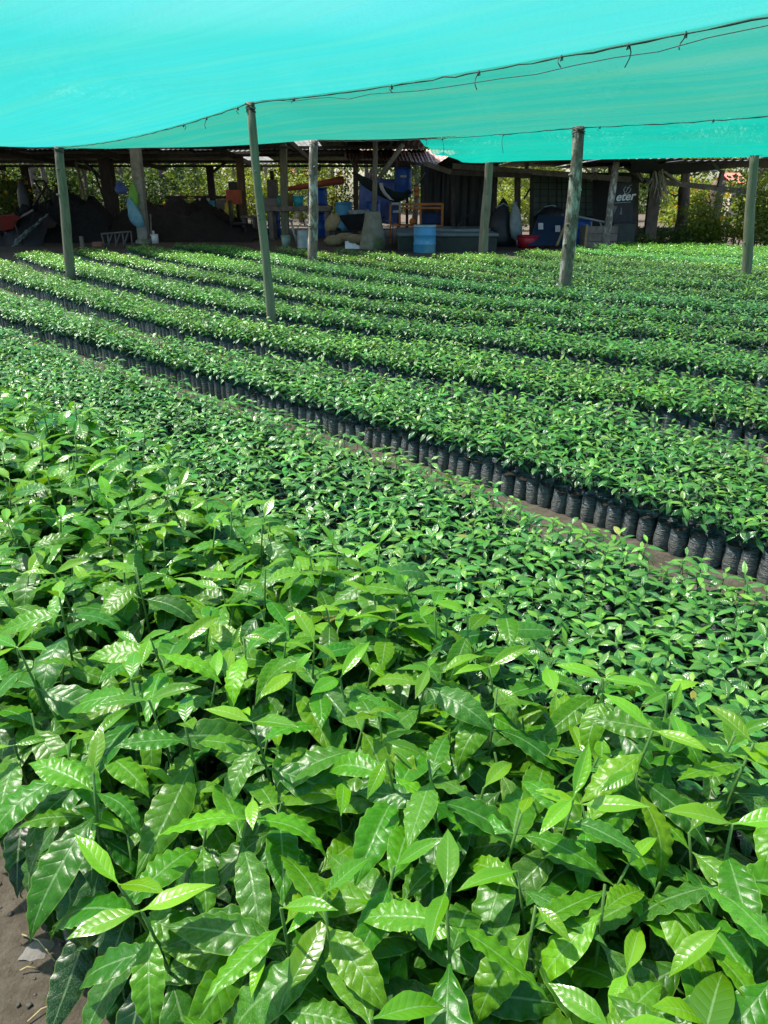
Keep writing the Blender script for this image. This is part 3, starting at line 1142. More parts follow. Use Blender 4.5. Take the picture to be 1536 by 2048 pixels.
GAPS = [
    [(0, 637), (98, 656), (195, 691), (351, 730), (449, 762), (600, 805), (760, 850), (960, 905), (1200, 1000), (1400, 1052), (1536, 1090)],
    [(0, 557), (156, 603), (234, 625), (390, 666), (600, 703), (936, 764), (1155, 795), (1366, 830), (1536, 856)],
    [(0, 506), (98, 533), (156, 551), (312, 584), (390, 605), (470, 621), (600, 643), (936, 686), (1123, 705), (1366, 739), (1536, 758)],
    [(142, 506), (312, 543), (470, 574), (600, 600), (683, 614), (737, 621), (872, 637), (1020, 649), (1314, 670), (1480, 688)],
    [(254, 502), (410, 535), (566, 562), (669, 582), (754, 595), (872, 609), (1185, 632), (1473, 652)],
    [(375, 500), (470, 512), (551, 526), (618, 539), (754, 561), (906, 580), (1020, 590), (1334, 613)],
    [(500, 495), (568, 505), (635, 517), (737, 533), (839, 546), (940, 560), (1100, 574), (1400, 592)],
    [(703, 509), (798, 524), (906, 539), (1020, 550), (1118, 560), (1219, 568), (1354, 575), (1536, 582)],
    [(794, 509), (872, 517), (1020, 534), (1118, 543), (1253, 551), (1536, 566)],
    [(916, 504), (1020, 512), (1118, 522), (1253, 534), (1381, 541), (1490, 549)],
    [(1030, 497), (1145, 507), (1253, 519), (1354, 526), (1536, 534)],
    [(1145, 493), (1253, 505), (1354, 512), (1536, 520)],
]


def front_curve(g):
    q = sorted([st(at_z(px, py, .15)) for px, py in g], key=lambda a: a[1])
    q = [(a[1], a[0]) for a in q]                       # (t, s)
    t0, s0 = q[0]
    sl = (q[min(3, len(q) - 1)][1] - s0) / (q[min(3, len(q) - 1)][0] - t0)
    q = [(t0 - 6, s0 - 6 * sl)] + q + [(q[-1][0] + 4, q[-1][1] + .6)]
    T, S = np.array([a[0] for a in q]), np.array([a[1] for a in q])
    tt = np.arange(T[0], T[-1], .2)
    ss = np.interp(tt, T, S)
    k = np.ones(9) / 9
    sm = np.convolve(np.pad(ss, 4, mode='edge'), k, mode='valid')
    return lambda t: float(np.interp(t, tt, sm))


CURV = [front_curve(g) for g in GAPS]


def end_limit(x):
    return float(np.interp(x, [-9, -7.3, -6.2, -5.4, -4.3, -3.2, -2.2, -.8, 0, 1, 1.9, 2.3, 2.9, 4, 5.2, 6.5, 8, 10], [12.6, 13.6, 14.3, 15.2, 16.3, 16.0, 15.2, 14.8, 14.3, 13.8, 13.7, 14.0, 14.6, 15.6, 16.6, 16.3, 15.3, 14.3]))


pole_xy = [(p.x, p.y) for p in (pA, pB, pC, pD, pE, pF, pG)]


def clear(x, y, r=.085):
    return all((x - a) ** 2 + (y - b) ** 2 > r * r for a, b in pole_xy)


def in_view(x, y, z, mx=800, my=500):
    p = project((x, y, z))
    return p is not None and -mx < p[0] < 1536 + mx and -my < p[1] < 2048 + my


TINTS = [(1, 1, 1), (1, 1, 1), (1.1, 1.03, .85), (1, 1, 1), (1.06, 1.0, .95), (.97, 1.0, 1.08), (.88, .98, 1.25), (1.2, .98, .8), (1.08, 1.0, .9), (1.14, .97, .8), (1.16, .98, .8), (.85, 1.02, 1.25), (1.0, 1.03, .9)]
cand = []                                               # young plants: x, y, bed, row, depth, u, v
PITCH_T, PITCH_S = .068, .064


def fill(bed, s_front, s_back, t0, t1):
    n = int((t1 - t0) / PITCH_T)
    for i in range(n):
        t = t0 + i * PITCH_T
        sf, sb = s_front(t), s_back(t)
        rows = int((sb - sf) / PITCH_S + .45)
        for k in range(rows):
            s = sf + .034 + k * PITCH_S + random.uniform(-.007, .007)
            tj = t + (PITCH_T / 2 if k % 2 else 0) + random.uniform(-.008, .008)
            x, y = xy(s, tj)
            if y > end_limit(x) + .15 * math.sin(x * 5) or not clear(x, y):
                continue
            if k > 0 and random.random() < .03:
                continue
            if not in_view(x, y, .25):
                continue
            p = project((x, y, .25))
            cand.append((x, y, bed, k, p[2], p[0], p[1]))


fill(0, lambda t: 1.20, lambda t: float(np.interp(t, [.4, 1.2, 2, 3, 6], [2.14, 2.18, 2.24, 2.26, 2.16])), -1.6, 9.5)
for b in range(len(CURV)):
    f = CURV[b]
    if b + 1 < len(CURV):
        nx_ = CURV[b + 1]
        wd = .46
        gap = .50 if b < 6 else .58

        def back(t, f=f, nx_=nx_, wd=wd, gap=gap, b=b):
            room = nx_(t) - f(t)
            if b in (3, 4, 5):
                return f(t) + max(room - float(np.interp(t, [1.5, 4.5, 6], [.47, .52, .56])), .3)
            if b == 0:
                return f(t) + min(max(room - float(np.interp(t, [.8, 1.6, 2.4, 4], [.22, .27, .34, .44])), .36), 1.05)
            if b == 1:
                return f(t) + max(min(room - float(np.interp(t, [1.5, 4], [.32, .47])), .7), .36)
            return f(t) + max(room - gap, .3)
        fill(b + 1, f, back, max(-1.6, -1.2), 15.5)
    else:
        for e in range(7):
            fill(12, lambda t, e=e: f(t) + e * .85, lambda t, e=e: f(t) + e * .85 + .66, .3, 15.5)

# tall plants of the foreground bed
tall = []
for i in range(int(10.3 / .080)):
    for k in range(10):
        t = -2.0 + i * .080 + (.040 if k % 2 else 0) + random.uniform(-.014, .014)
        s = .262 + k * .088 + random.uniform(-.014, .014)
        x, y = xy(s, t)
        if y < .12 or not in_view(x, y, .4, 900, 1100) or t > 7.5:
            continue
        p = project((x, y, .42))
        if p[2] < .28:
            continue
        tall.append((x, y, p[2], p[0], p[1], k))


def seen(u, v, m=60):
    return -m < u < 1536 + m and -m < v < 2048 + m


rs = random.Random(11)
tall.sort(key=lambda q: q[2] + (0 if seen(q[3], q[4], 150) else 50))
tall_far = tall[300:]
for i, (x, y, d, u, v, k) in enumerate(tall[:300]):
    if k == 0 and u < 330:
        lab, gr = 'tall coffee seedling drooping over the bare soil at the bed edge', 'tall seedlings along the bare soil edge'
    elif k >= 9:
        lab, gr = 'tall coffee seedling on the back row bordering the low young seedlings', 'tall seedlings bordering the low bed'
    else:
        lab, gr = 'tall glossy wavy-leaved coffee seedling packed inside the foreground bed', 'tall seedlings inside the foreground bed'
    place_plant('tall_coffee_seedling', lab, gr, x, y, TALL, LEAF_HI if d < 1.25 else LEAF_MID, True, rs, False)

cand.sort(key=lambda q: (q[4] * (.55 if (q[3] == 0 and q[2] == 1) else 1) + (0 if seen(q[5], q[6], 20) else 50)))
near_young, rest = cand[:300], cand[300:]
for (x, y, b, k, d, u, v) in near_young:
    if b == 0:
        lab, gr = 'young coffee seedling in the low bed directly behind the tall seedlings', 'young seedlings of the nearest low bed'
    elif k == 0:
        lab, gr = 'young coffee seedling in wrinkled black bag lining the widest aisle', 'bagged seedlings lining the aisle'
    else:
        lab, gr = 'young coffee seedling inside the second low bed beyond the bag-lined aisle', 'young seedlings of the second low bed'
    place_plant('young_coffee_seedling', lab, gr, x, y, YOUNG, LEAF_LOW, False, rs, k == 0 and b == 1)

pts = []
for (x, y, b, k, d, u, v) in rest:
    j = 1 + .10 * mnoise.noise((x * 1.3, y * 1.3, 2)) 
    tn = tuple(c * random.uniform(.88, 1.12) for c in TINTS[b % len(TINTS)])
    sc = .97 * j * random.uniform(.85, 1.12)
    if random.random() < .05:
        sc *= random.uniform(.7, .9)
    pts.append((x, y, random.uniform(0, 6.28), sc, random.randrange(16), tn, random.gauss(0, .04)))
mass('young_coffee_seedlings', 'rows of young coffee seedlings in black bags receding toward the shed', 'seedling beds', pts,
     [massed_plant('young', YOUNG[i], False, 900 + i) for i in range(16)])
mass('tall_coffee_seedlings', 'far end of the tall glossy seedlings, at the left edge behind the nearest ones', 'seedling bed',
     [(x, y, random.uniform(0, 6.28), random.uniform(.9, 1.08), random.randrange(12), (1.1, 1.05, .9)) for (x, y, d, u, v, k) in tall_far],
     [massed_plant('tall', TALL[i], True, 700 + i) for i in range(12)])
print('young', len(cand), 'tall', len(tall))

# litter on the bare soil at lower left
def litter(name, label, cat, px, py, ln, a, mat):
    p = at_z(px, py)
    m = MB()
    if cat == 'twig':
        m.tube([(-ln / 2, 0, .004), (-ln * .1, ln * .06, .008), (ln / 2, -ln * .05, .003)], .0016, 5)
    else:
        V, F, UV = leaf_arrays(8, 4, .3, .1, 3, .02, 1.7, 5)
        V = V * ln
        m.add(V.tolist(), F)
    o = m.build(name, mat, None, True)
    o.location = (p.x, p.y, soil_z(p.x, p.y) + .004)
    o.rotation_euler = (0, 0, a)
    return tag(o, label, cat)


# grit and small clods on the bare soil near the viewer
m = MB()
rg = random.Random(21)
for _ in range(2600):
    s_0, t_0 = rg.uniform(-.9, .28), rg.uniform(-.3, 3.0)
    x, y = xy(s_0, t_0)
    r_ = rg.choice((.0015, .002, .003, .004)) * rg.uniform(.7, 1.3) if rg.random() < .992 else rg.uniform(.005, .009)
    c = Vector((x, y, soil_z(x, y) + r_ * .3))
    vs = [c + Vector((r_ * rg.uniform(.7, 1.3) * a, r_ * rg.uniform(.7, 1.3) * b, r_ * rg.uniform(.5, .9) * g_)) for a, b, g_ in ((1, 0, 0), (0, 1, 0), (-1, 0, 0), (0, -1, 0), (0, 0, 1), (0, 0, -1))]
    m.add(vs, [(0, 1, 4), (1, 2, 4), (2, 3, 4), (3, 0, 4), (1, 0, 5), (2, 1, 5), (3, 2, 5), (0, 3, 5)])
tag(m.build('grit', surf('grit', (.15, .13, .105), (.085, .07, .055), 30, .95, .4), None, True), 'loose grit and crumbs scattered over the bare brown soil', 'grit', kind='stuff')
litter('dry_leaf', 'grey dried leaf lying flat on the bare soil', 'dry leaf', 36, 1920, .075, -.9, M_litter)
litter('straw_twig', 'pale straw lying near the seedling stems on bare soil', 'twig', 80, 1895, .10, -.5, M_straw)
litter('straw_twig', 'thin straw at the bottom edge of the bare soil', 'twig', 95, 2030, .06, .7, M_straw)
litter('straw_twig', 'short bent straw beside the grey dried leaf', 'twig', 60, 1945, .03, .2, M_straw)

for i in range(26):
    s_0, t_0 = rg.uniform(-.55, .30), rg.uniform(.5, 2.4)
    x, y = xy(s_0, t_0)
    p_ = project((x, y, 0))
    if p_ is None or not (0 < p_[0] < 420 and p_[1] < 2100):
        continue
    V, F, UV = leaf_arrays(7, 4, rg.uniform(.2, 1.0), rg.uniform(.1, .7), 3, .05, rg.uniform(1.0, 1.6), 40 + i, twist=rg.uniform(-1, 1))
    m = MB()
    m.add((V * rg.uniform(.02, .045)).tolist(), F)
    o = m.build('leaf_scrap', rg.choice([M_litter, M_straw, M_bark]), None, True)
    o.location = (x, y, soil_z(x, y) + .003)
    o.rotation_euler = (rg.uniform(-.2, .2), rg.uniform(-.2, .2), rg.uniform(0, 6.28))
    tag(o, 'small dry leaf scrap on the bare soil beside the tall seedlings', 'leaf scrap', 'dry scraps on the bare soil')
#@@BACKGROUND
# ------------------------------------------------------------------ the open shed behind the beds
def corrugated(m, a, b, c, d, n=7, h=0.022, mi=0):
    """sheet with corners a, b (one end) and c, d (other end, c below a); ridges run from a to c"""
    a, b, c, d = map(Vector, (a, b, c, d))
    vs, fs = [], []
    nn = n * 2
    for e0, e1 in ((a, b), (c, d)):
        for i in range(nn + 1):
            p = e0.lerp(e1, i / nn)
            vs.append(p + Vector((0, 0, h if i % 2 else 0)))
    for i in range(nn):
        fs.append((i, i + 1, i + nn + 2, i + nn + 1))
    m.add(vs, fs, mi)


shed = thing('open_shed', 'long open timber shed with a dark corrugated roof behind the beds', 'shed', (-6, 22, 0))
SO = Vector((-6, 22, 0))


def s_(p):
    return Vector(p) - SO


def roof_z(y):
    return 2.44 - (y - 18.8) * 0.046


x = -15.0
i = 0
while x < 0.6:
    w = .95
    for (y0, y1) in ((14.6, 23.2), (23.0, 27.8)):  # front row lengthened forward, out of view, to shade the ground and goods
        dz = 0.035 if y0 < 20 else 0
        m = MB()
        lift = random.uniform(0, .03)
        ya, yb = y0 + random.uniform(-.08, .08), y1 + random.uniform(-.1, .1)
        corrugated(m, s_((x, ya, roof_z(ya) + dz + lift)), s_((x + w + .06, ya, roof_z(ya) + dz + .03 + lift)), s_((x, yb, roof_z(yb) + dz + lift)), s_((x + w + .06, yb, roof_z(yb) + dz + .03 + lift)))
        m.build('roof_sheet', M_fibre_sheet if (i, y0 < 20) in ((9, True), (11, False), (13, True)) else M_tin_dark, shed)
    x += w
    i += 1
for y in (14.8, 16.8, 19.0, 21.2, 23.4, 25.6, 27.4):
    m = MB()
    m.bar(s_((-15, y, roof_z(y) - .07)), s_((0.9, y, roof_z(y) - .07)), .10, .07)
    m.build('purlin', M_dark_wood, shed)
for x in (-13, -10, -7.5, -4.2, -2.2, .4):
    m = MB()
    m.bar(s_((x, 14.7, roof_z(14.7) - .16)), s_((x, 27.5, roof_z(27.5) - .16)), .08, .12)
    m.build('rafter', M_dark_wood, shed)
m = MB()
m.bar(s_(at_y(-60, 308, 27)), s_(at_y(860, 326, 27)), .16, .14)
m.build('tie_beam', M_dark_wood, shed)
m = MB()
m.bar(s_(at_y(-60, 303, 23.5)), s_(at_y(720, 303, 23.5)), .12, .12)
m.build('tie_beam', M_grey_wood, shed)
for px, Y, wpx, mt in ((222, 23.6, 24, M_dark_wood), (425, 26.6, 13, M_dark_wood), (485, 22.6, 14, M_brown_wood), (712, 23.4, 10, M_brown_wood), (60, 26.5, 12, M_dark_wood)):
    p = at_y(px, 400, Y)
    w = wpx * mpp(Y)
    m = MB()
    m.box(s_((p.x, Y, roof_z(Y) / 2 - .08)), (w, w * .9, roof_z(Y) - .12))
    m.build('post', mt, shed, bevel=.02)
for (ax, ay, bx, by, Y) in ((165, 320, 215, 370, 23.6), (690, 300, 716, 345, 23.3), (625, 300, 690, 290, 23.2), (590, 285, 560, 300, 22.5), (425, 345, 470, 310, 26.6)):
    m = MB()
    m.bar(s_(at_y(ax, ay, Y)), s_(at_y(bx, by, Y)), .09, .07)
    m.build('brace', M_dark_wood if ax < 600 else M_grey_wood, shed)

# posts of concrete and timber at the shed front
def square_post(name, label, px0, py0, px1, py1, wpx, mat, cat='post'):
    b = at_z(px0, py0)
    t = at_y(px1, py1, b.y)
    w = wpx * mpp(b.y)
    o = thing(name, label, cat, b)
    m = MB()
    d = t - b
    n = 8
    vs, fs = [], []
    for k in range(n + 1):
        c = d * (k / n) + Vector((0, 0, -.1 if k == 0 else 0))
        for sx_, sy_ in ((-1, -1), (1, -1), (1, 1), (-1, 1)):
            r_ = random.uniform(.96, 1.03) * (1.06 - .1 * k / n)
            vs.append(c + Vector((sx_ * w / 2 * r_, sy_ * w / 2 * r_, 0)))
    for k in range(n):
        for j in range(4):
            a, b_ = k * 4 + j, k * 4 + (j + 1) % 4
            fs.append((a, b_, b_ + 4, a + 4))
    fs.append(tuple(n * 4 + j for j in range(4)))
    m.add(vs, fs)
    m.build('shaft', mat, o, bevel=.012)
    return o, b, w


oJ, bJ, wJ = square_post('concrete_post', 'pale concrete post with the green and blue bags hanging on it', 289, 486, 269, 280, 19, M_concrete)
m = MB()
m.lathe([(.24, -.05), (.22, .06), (.15, .10)], (0, 0, 0), 10)
m.build('footing', M_concrete, oJ)
oH, bH, wH = square_post('timber_post', 'greenish square post standing in a pale planter beside the watering can', 571, 478, 566, 276, 14, M_pole_green)

# round post in a tapered concrete plinth
b = at_z(746, 497)
o = thing('plinth_post', 'slim round post with a slanted strut set in a big tapered concrete plinth', 'post', b)
k_ = mpp(b.y)
m = MB()
m.lathe([(28 * k_, -.05), (27 * k_, .08), (22 * k_, .36), (17 * k_, .64), (15.5 * k_, .76), (13 * k_, .80)], (0, 0, 0), 18)
m.build('plinth', M_concrete_moss, o, True)
tp = at_y(751, 278, b.y) - b
m = MB()
m.tube([Vector((.03, 0, .76)), Vector((.05, 0, 1.3)), tp], [.062, .06, .055], 10)
m.build('shaft', M_pole, o, True)
m = MB()
m.tube([at_y(758, 357, b.y) - b, at_y(806, 288, b.y - .1) - b], [.05, .055], 8)
m.build('strut', M_pole, o, True)

# hanging bags on the concrete post
def hang_bag(name, label, cx, top, bot, wpx, Y, mat, lean=0.0, knot=None, cat='bag'):
    o = thing(name, label, cat, at_y(cx, top, Y))
    k = mpp(Y, 1.0)
    h, w = (bot - top) * k, wpx * k
    m = MB()
    prof = [(0, .10), (.07, .30), (.18, .55), (.38, .80), (.58, 1.0), (.78, 1.0), (.93, .78), (1.0, .25)]
    vs, fs = [], []
    n = 14
    for q, (t, r) in enumerate(prof):
        for i in range(n):
            a = 2 * math.pi * i / n
            rr_ = r * w / 2 * (1 + .34 * mnoise.noise((math.cos(a) * 2.6, math.sin(a) * 2.6, t * 5 + cx)))
            vs.append((rr_ * math.cos(a) + lean * h * t, rr_ * .6 * math.sin(a), -h * t))
    for q in range(len(prof) - 1):
        for i in range(n):
            a, b_ = q * n + i, q * n + (i + 1) % n
            fs.append((a, b_, b_ + n, a + n))
    m.add(vs, fs)
    m.build('sack_body', mat, o, True)
    h2 = MB()
    p0 = Vector((0, 0, -h * .10))
    h2.tube([p0 + Vector((-w * .3, 0, -.02)), p0 + Vector((-w * .16, 0, h * .10)), p0 + Vector((w * .12, 0, h * .12)), p0 + Vector((w * .2, 0, -.02))], .009, 5)
    h2.build('handle', mat, o, True)
    return o


YJ = bJ.y - .22
hang_bag('plastic_bag', 'lime green plastic bag tied high on the concrete post', 265, 366, 413, 20, YJ, M_lime_bag, -.1)
hang_bag('plastic_bag', 'pale blue plastic bag hanging below the lime green one', 257, 396, 450, 27, YJ - .12, M_blue_bag, .28)
hang_bag('plastic_bag', 'blue and white bag hung on the dark shed post behind', 238, 362, 386, 24, 23.2, M_blue_tarp, .1)
hang_bag('plastic_bag', 'clear plastic bag drooping in the dark doorway beside the red basin', 1030, 405, 476, 26, 18.6, M_clear_bag, .12)

# ------------------------------------------------------------------ heaps
def heap(name, label, px0, px1, top, base, mat, depth=1.6, cat='heap', peaks=((.5, 1.0),), lump=.16, back=0.0):
    b = at_z((px0 + px1) / 2, base)
    b = at_y((px0 + px1) / 2, base, b.y + depth * .55 + back)
    k = mpp(b.y)
    w, h = (px1 - px0) * k, at_y(px0, top, b.y).z
    o = thing(name, label, cat, (b.x, b.y, 0))
    b.y -= depth * .55
    m = MB()

    def fn(u, v):
        x, y = (u - .5) * w, (v - .5) * depth * 1.3
        e = 0
        for c, q in peaks:
            e = max(e, q * max(0, 1 - abs((u - c) / .62) ** 1.5) ** .9)
        e *= max(0, 1 - abs((v - .5) / .5) ** 2.2) ** .8
        e = e * (1 + lump * mnoise.noise((x * 2.2, y * 2.2, w))) + lump * .5 * e * mnoise.noise((x * 6, y * 6, 3)) + .10 * e * mnoise.noise((x * 17, y * 17, 9))
        return (x, y, h * e - .01)
    m.grid(54, 26, fn)
    m.build('heaped_soil', mat, o, True)
    return o, b


heap('soil_heap', 'black soil heap behind the leftmost pole and the iron rack', 88, 292, 392, 494, M_soil_black, 2.2, 'soil heap', ((.32, .98), (.72, .42)), .45, 1.6)
heap('soil_heap', 'wide brown soil heap right of the concrete post', 262, 528, 402, 492, M_soil_brown, 2.8, 'soil heap', ((.2, .9), (.42, .95), (.72, .35)), .4, 1.6)
o, b = heap('covered_heap', 'low black heap at far left half covered by a torn grey net', 5, 118, 414, 492, M_black_plastic, 1.4, 'covered heap', ((.62, 1.0), (.3, .6)), .3)
m = MB()


def cov(u, v):
    a = at_y(38 + 66 * u - 22 * v, 476 - 52 * u + 30 * v * (1 - u * .4), b.y - .15) - Vector(o.location)
    return a + Vector((0, .1 * mnoise.noise((u * 7, v * 7, 2)) - .15 * (1 - v), .06 * mnoise.noise((u * 9, v * 5, 7))))


m.grid(22, 8, cov)
m.build('net_cover', M_clear_bag, o, True)

# red wheelbarrow at the left edge
Yw = 18.9
o = thing('red_wheelbarrow', 'rusty red wheelbarrow tipped at the left edge with wooden handles', 'wheelbarrow', (at_y(22, 460, Yw).x, Yw, 0))
L0 = Vector(o.location)


def lw(px, py, dy=0.0):
    return at_y(px, py, Yw + dy) - L0


m = MB()
top = [lw(-12, 436, -.3), lw(38, 432, -.3), lw(42, 428, .3), lw(-8, 432, .3)]
bot = [lw(2, 462, -.16), lw(26, 458, -.16), lw(28, 456, .16), lw(4, 460, .16)]
m.add(top + bot, [(4, 5, 1, 0), (5, 6, 2, 1), (6, 7, 3, 2), (7, 4, 0, 3), (7, 6, 5, 4)])
m.add([p + Vector((0, 0, .012)) for p in top + bot], [(0, 1, 5, 4), (1, 2, 6, 5), (2, 3, 7, 6), (3, 0, 4, 7), (4, 5, 6, 7)])
m.build('tray', M_red_metal, o)
for dy in (-.22, .22):
    m = MB()
    m.bar(lw(-6, 462, dy * .6), lw(66, 420, dy), .04)
    m.build('handle', M_grey_wood, o)
    m = MB()
    m.bar(lw(30, 448, dy), (lw(40, 470, dy).x, dy, .0), .03)
    m.build('leg', M_iron_dark, o)
m = MB()
wc = lw(-8, 476)
m.tube([wc + Vector((0, -.05, 0)), wc + Vector((0, .05, 0))], .17, 16)
m.build('wheel', M_black_plastic, o, True)

# iron frame, pole and dark tarp behind the covered heap
Y = 21.2
o = thing('bent_iron_stand', 'rusty bent iron frame standing behind the covered heap', 'stand', (at_y(95, 420, Y).x, Y, 0))
L1_ = Vector(o.location)
for a, b_ in (((67, 412), (93, 372)), ((68, 362), (70, 362)), ((67, 361), (88, 362)), ((88, 362), (115, 412)), ((70, 362), (105, 424)), ((93, 372), (88, 362)), ((60, 470), (67, 412)), ((112, 470), (115, 412))):
    m = MB()
    m.tube([at_y(*a, Y) - L1_, at_y(*b_, Y) - L1_], .028, 6)
    m.build('bar', M_iron_dark, o, True)
hang_bag('folded_parasol', 'folded black parasol standing behind the red wheelbarrow', 40, 358, 424, 24, 20.6, M_black_plastic, 0, cat='parasol')
for lab, a, b_, Y, r, mt in (('thin bare stick leaning behind the black soil heap', (152, 322), (164, 402), 24.5, .05, M_bark_pale),
                             ('dark stick leaning against the dark shed post', (188, 340), (213, 412), 23.2, .035, M_iron_dark)):
    p = at_y(*b_, Y)
    o = thing('leaning_stick', lab, 'stick', (p.x, Y, 0))
    m = MB()
    tpv = at_y(*a, Y) - Vector((p.x, Y, 0))
    m.tube([Vector((.1, 0, -.02)), (Vector((.1, 0, 0)) + tpv) * .5 + Vector((.03, 0, 0)), tpv], [r, r * .9, r * .7], 7)
    m.build('stick', mt, o, True)

# iron rack between the beds and the black soil
p = at_z(234, 497)
Y = p.y
o = thing('iron_rack', 'low rusty iron rack with four slanted bars before the black soil heap', 'rack', p)
for a, b_ in (((202, 468), (262, 463)), ((203, 468), (211, 497)), ((262, 463), (265, 497)), ((215, 468), (219, 497)), ((224, 468), (214, 497)), ((230, 467), (233, 497)), ((240, 466), (230, 497)), ((245, 466), (249, 497)), ((256, 465), (246, 497))):
    m = MB()
    m.tube([at_y(*a, Y) - p, at_y(*b_, Y) - p], .020, 6)
    m.build('bar', M_iron, o, True)


def block(name, label, cat, px0, px1, top, base, mat, depth=.3, Y=None, parts=None, bevel=.015):
    """box thing standing at its base pixel"""
    if Y is None:
        b = at_z((px0 + px1) / 2, base)
    else:
        b = at_y((px0 + px1) / 2, base, Y)
    k = mpp(b.y, b.z + .2)
    w, h = (px1 - px0) * k, (base - top) * k
    m = MB()
    m.box((0, 0, h / 2), (w, depth, h))
    o = m.build(name, mat, None, bevel=bevel)
    o.location = (b.x, b.y + depth / 2, b.z)
    tag(o, label, cat)
    return o, w, h


block('wooden_stake', 'short pale stake standing before the black soil heap', 'stake', 161, 168, 474, 497, M_pole, .08)
block('brick', 'single reddish brick lying left of the iron rack', 'brick', 184, 204, 485, 494, surf('brick_clay', (.30, .16, .11), (.2, .1, .07), 9, .9, .3), .2)


def bucket(name, label, cat, cx, top, base, wt, wb, mat, Y=None, handle=False, rim=True, content=None):
    b = at_z(cx, base) if Y is None else at_y(cx, base, Y)
    k = mpp(b.y, b.z + .2)
    h, rt, rb = (base - top) * k, wt * k / 2, wb * k / 2
    o = thing(name, label, cat, (b.x, b.y + rt * .6, b.z))
    m = MB()
    m.lathe([(rb, 0), (rt, h), (rt * .94, h), (rb * .9, h * .15)], (0, 0, 0), 20, cap=(True, True))
    m.build('body', mat, o, True)
    if rim:
        m = MB()
        m.lathe([(rt * 1.0, h * .93), (rt * 1.08, h * .94), (rt * 1.08, h), (rt * .95, h * 1.01), (rt * .95, h * .96)], (0, 0, 0), 20, cap=(False, False))
        m.build('rim', mat, o, True)
    if handle:
        m = MB()
        m.tube([(rt * math.cos(a), -.01, h * .9 + rt * .9 * math.sin(a)) for a in np.linspace(0, math.pi, 9)], .008, 5)
        m.build('handle', M_iron, o, True)
    return o


o = bucket('white_jug', 'small white plastic jug at the foot of the concrete post', 'jug', 309, 470, 487, 15, 14, M_white)
m = MB()
m.tube([(-.02, 0, .2), (-.02, 0, .3)], .035, 8)
m.build('neck', M_white, o, True)
b = at_z(303, 487)
o = thing('garden_tool', 'thin tool handle stuck upright beside the white jug', 'tool', b)
m = MB()
m.tube([Vector((0, 0, -.05)), at_y(301, 428, b.y) - b], .022, 6)
m.build('handle', M_grey_wood, o, True)

# ------------------------------------------------------------------ things under the shed roof
def table(name, label, px0, px1, top, base_y, Y, mat, th=.10, depth=.8, legw=.10, rail=False):
    a, c = at_y(px0, top, Y), at_y(px1, top, Y)
    o = thing(name, label, 'table', ((a.x + c.x) / 2, Y + depth / 2, 0))
    w = c.x - a.x
    h = a.z
    m = MB()
    m.box((0, 0, h - th / 2), (w, depth, th))
    m.build('tabletop', mat, o, bevel=.015)
    for sx_ in (-1, 1):
        for sy_ in (-1, 1):
            m = MB()
            m.box((sx_ * (w / 2 - legw), sy_ * (depth / 2 - legw), (h - th) / 2), (legw, legw, h - th))
            m.build('leg', mat, o)
    if rail:
        for sy_ in (-1, 1):
            m = MB()
            m.box((0, sy_ * (depth / 2 - legw), h * .45), (w - 2 * legw, .04, .04))
            m.build('rail', mat, o)
    return o, h


table('work_table', 'long grey wooden work table carrying the cyan bucket', 530, 662, 413, 470, 21.2, M_grey_wood, .12, .9, .12)
table('low_table', 'small plank bench beside the yellow can', 480, 512, 432, 465, 21.6, M_grey_wood, .06, .5, .08)
zt = at_y(600, 413, 21.2).z
bucket('cyan_bucket', 'open cyan bucket standing on the work table', 'bucket', 596, 394, 414, 23, 17, M_cyan, 21.5, True)
bucket('green_bucket', 'teal bucket half hidden behind the greenish post', 'bucket', 564, 393, 414, 22, 19, M_teal, 21.5, True)
bucket('yellow_bucket', 'dull yellow bucket between the teal and cyan ones', 'bucket', 580, 389, 414, 14, 12, surf('ochre_plastic', (.34, .24, .07), (.24, .16, .05)), 21.8, False)
block('cardboard_box', 'pale cardboard box on the work table left of the teal bucket', 'box', 528, 556, 398, 413, M_litter, .4, 21.6)
o, w, h = block('red_crate', 'orange-red slatted plastic crate on the bench by the brown shed post', 'crate', 453, 480, 382, 409, M_orange_red, .4, 21.9)
for i in range(6):
    m = MB()
    m.box((-w / 2 + w * (i + .5) / 6, -.205, h * .5), (w * .04, .02, h * .7))
    m.build('slat', M_orange_red, o)
o = bucket('yellow_can', 'yellow plastic can below the orange-red crate', 'can', 459, 409, 436, 17, 19, M_yellow, 21.6)
m = MB()
m.tube([(-.06, -.02, .34), (-.05, -.02, .42), (.05, -.02, .42), (.06, -.02, .34)], .02, 6)
m.build('handle', M_yellow, o, True)
o, w, h = block('machine_engine', 'dark machine with a chimney-like pipe on the table behind the long pole', 'machine', 535, 553, 362, 397, M_iron, .5, 22.4)
m = MB()
m.tube([(0, 0, h), (0, 0, h + .22)], .06, 8)
m.build('pipe', M_iron_dark, o, True)
block('dark_crate', 'dark plastic crate stacked behind the brown shed post', 'crate', 457, 480, 365, 380, M_black_plastic, .4, 23.0)
table('rear_bench', 'long dark bench along the back of the shed', 330, 480, 392, 470, 24.0, M_dark_wood, .08, .7, .1)
for lab, px0, px1, t_, b_, mt in (('blue plastic tub on the dark bench above the brown soil heap', 417, 431, 403, 418, M_blue_pale), ('white folded sheet on the dark bench above the brown soil heap', 394, 416, 398, 408, M_white), ('pale slatted box on the dark bench left of the yellow can', 433, 452, 400, 418, M_litter), ('small yellow lid lying on the dark bench', 375, 384, 394, 398, M_yellow)):
    block('bench_tub' if 'tub' in lab else 'bench_sheet' if 'sheet' in lab else 'bench_box' if 'box' in lab else 'can_lid', lab, lab.split()[2] if 'yellow lid' not in lab else 'lid', px0, px1, t_, b_, mt, .3, 23.0)
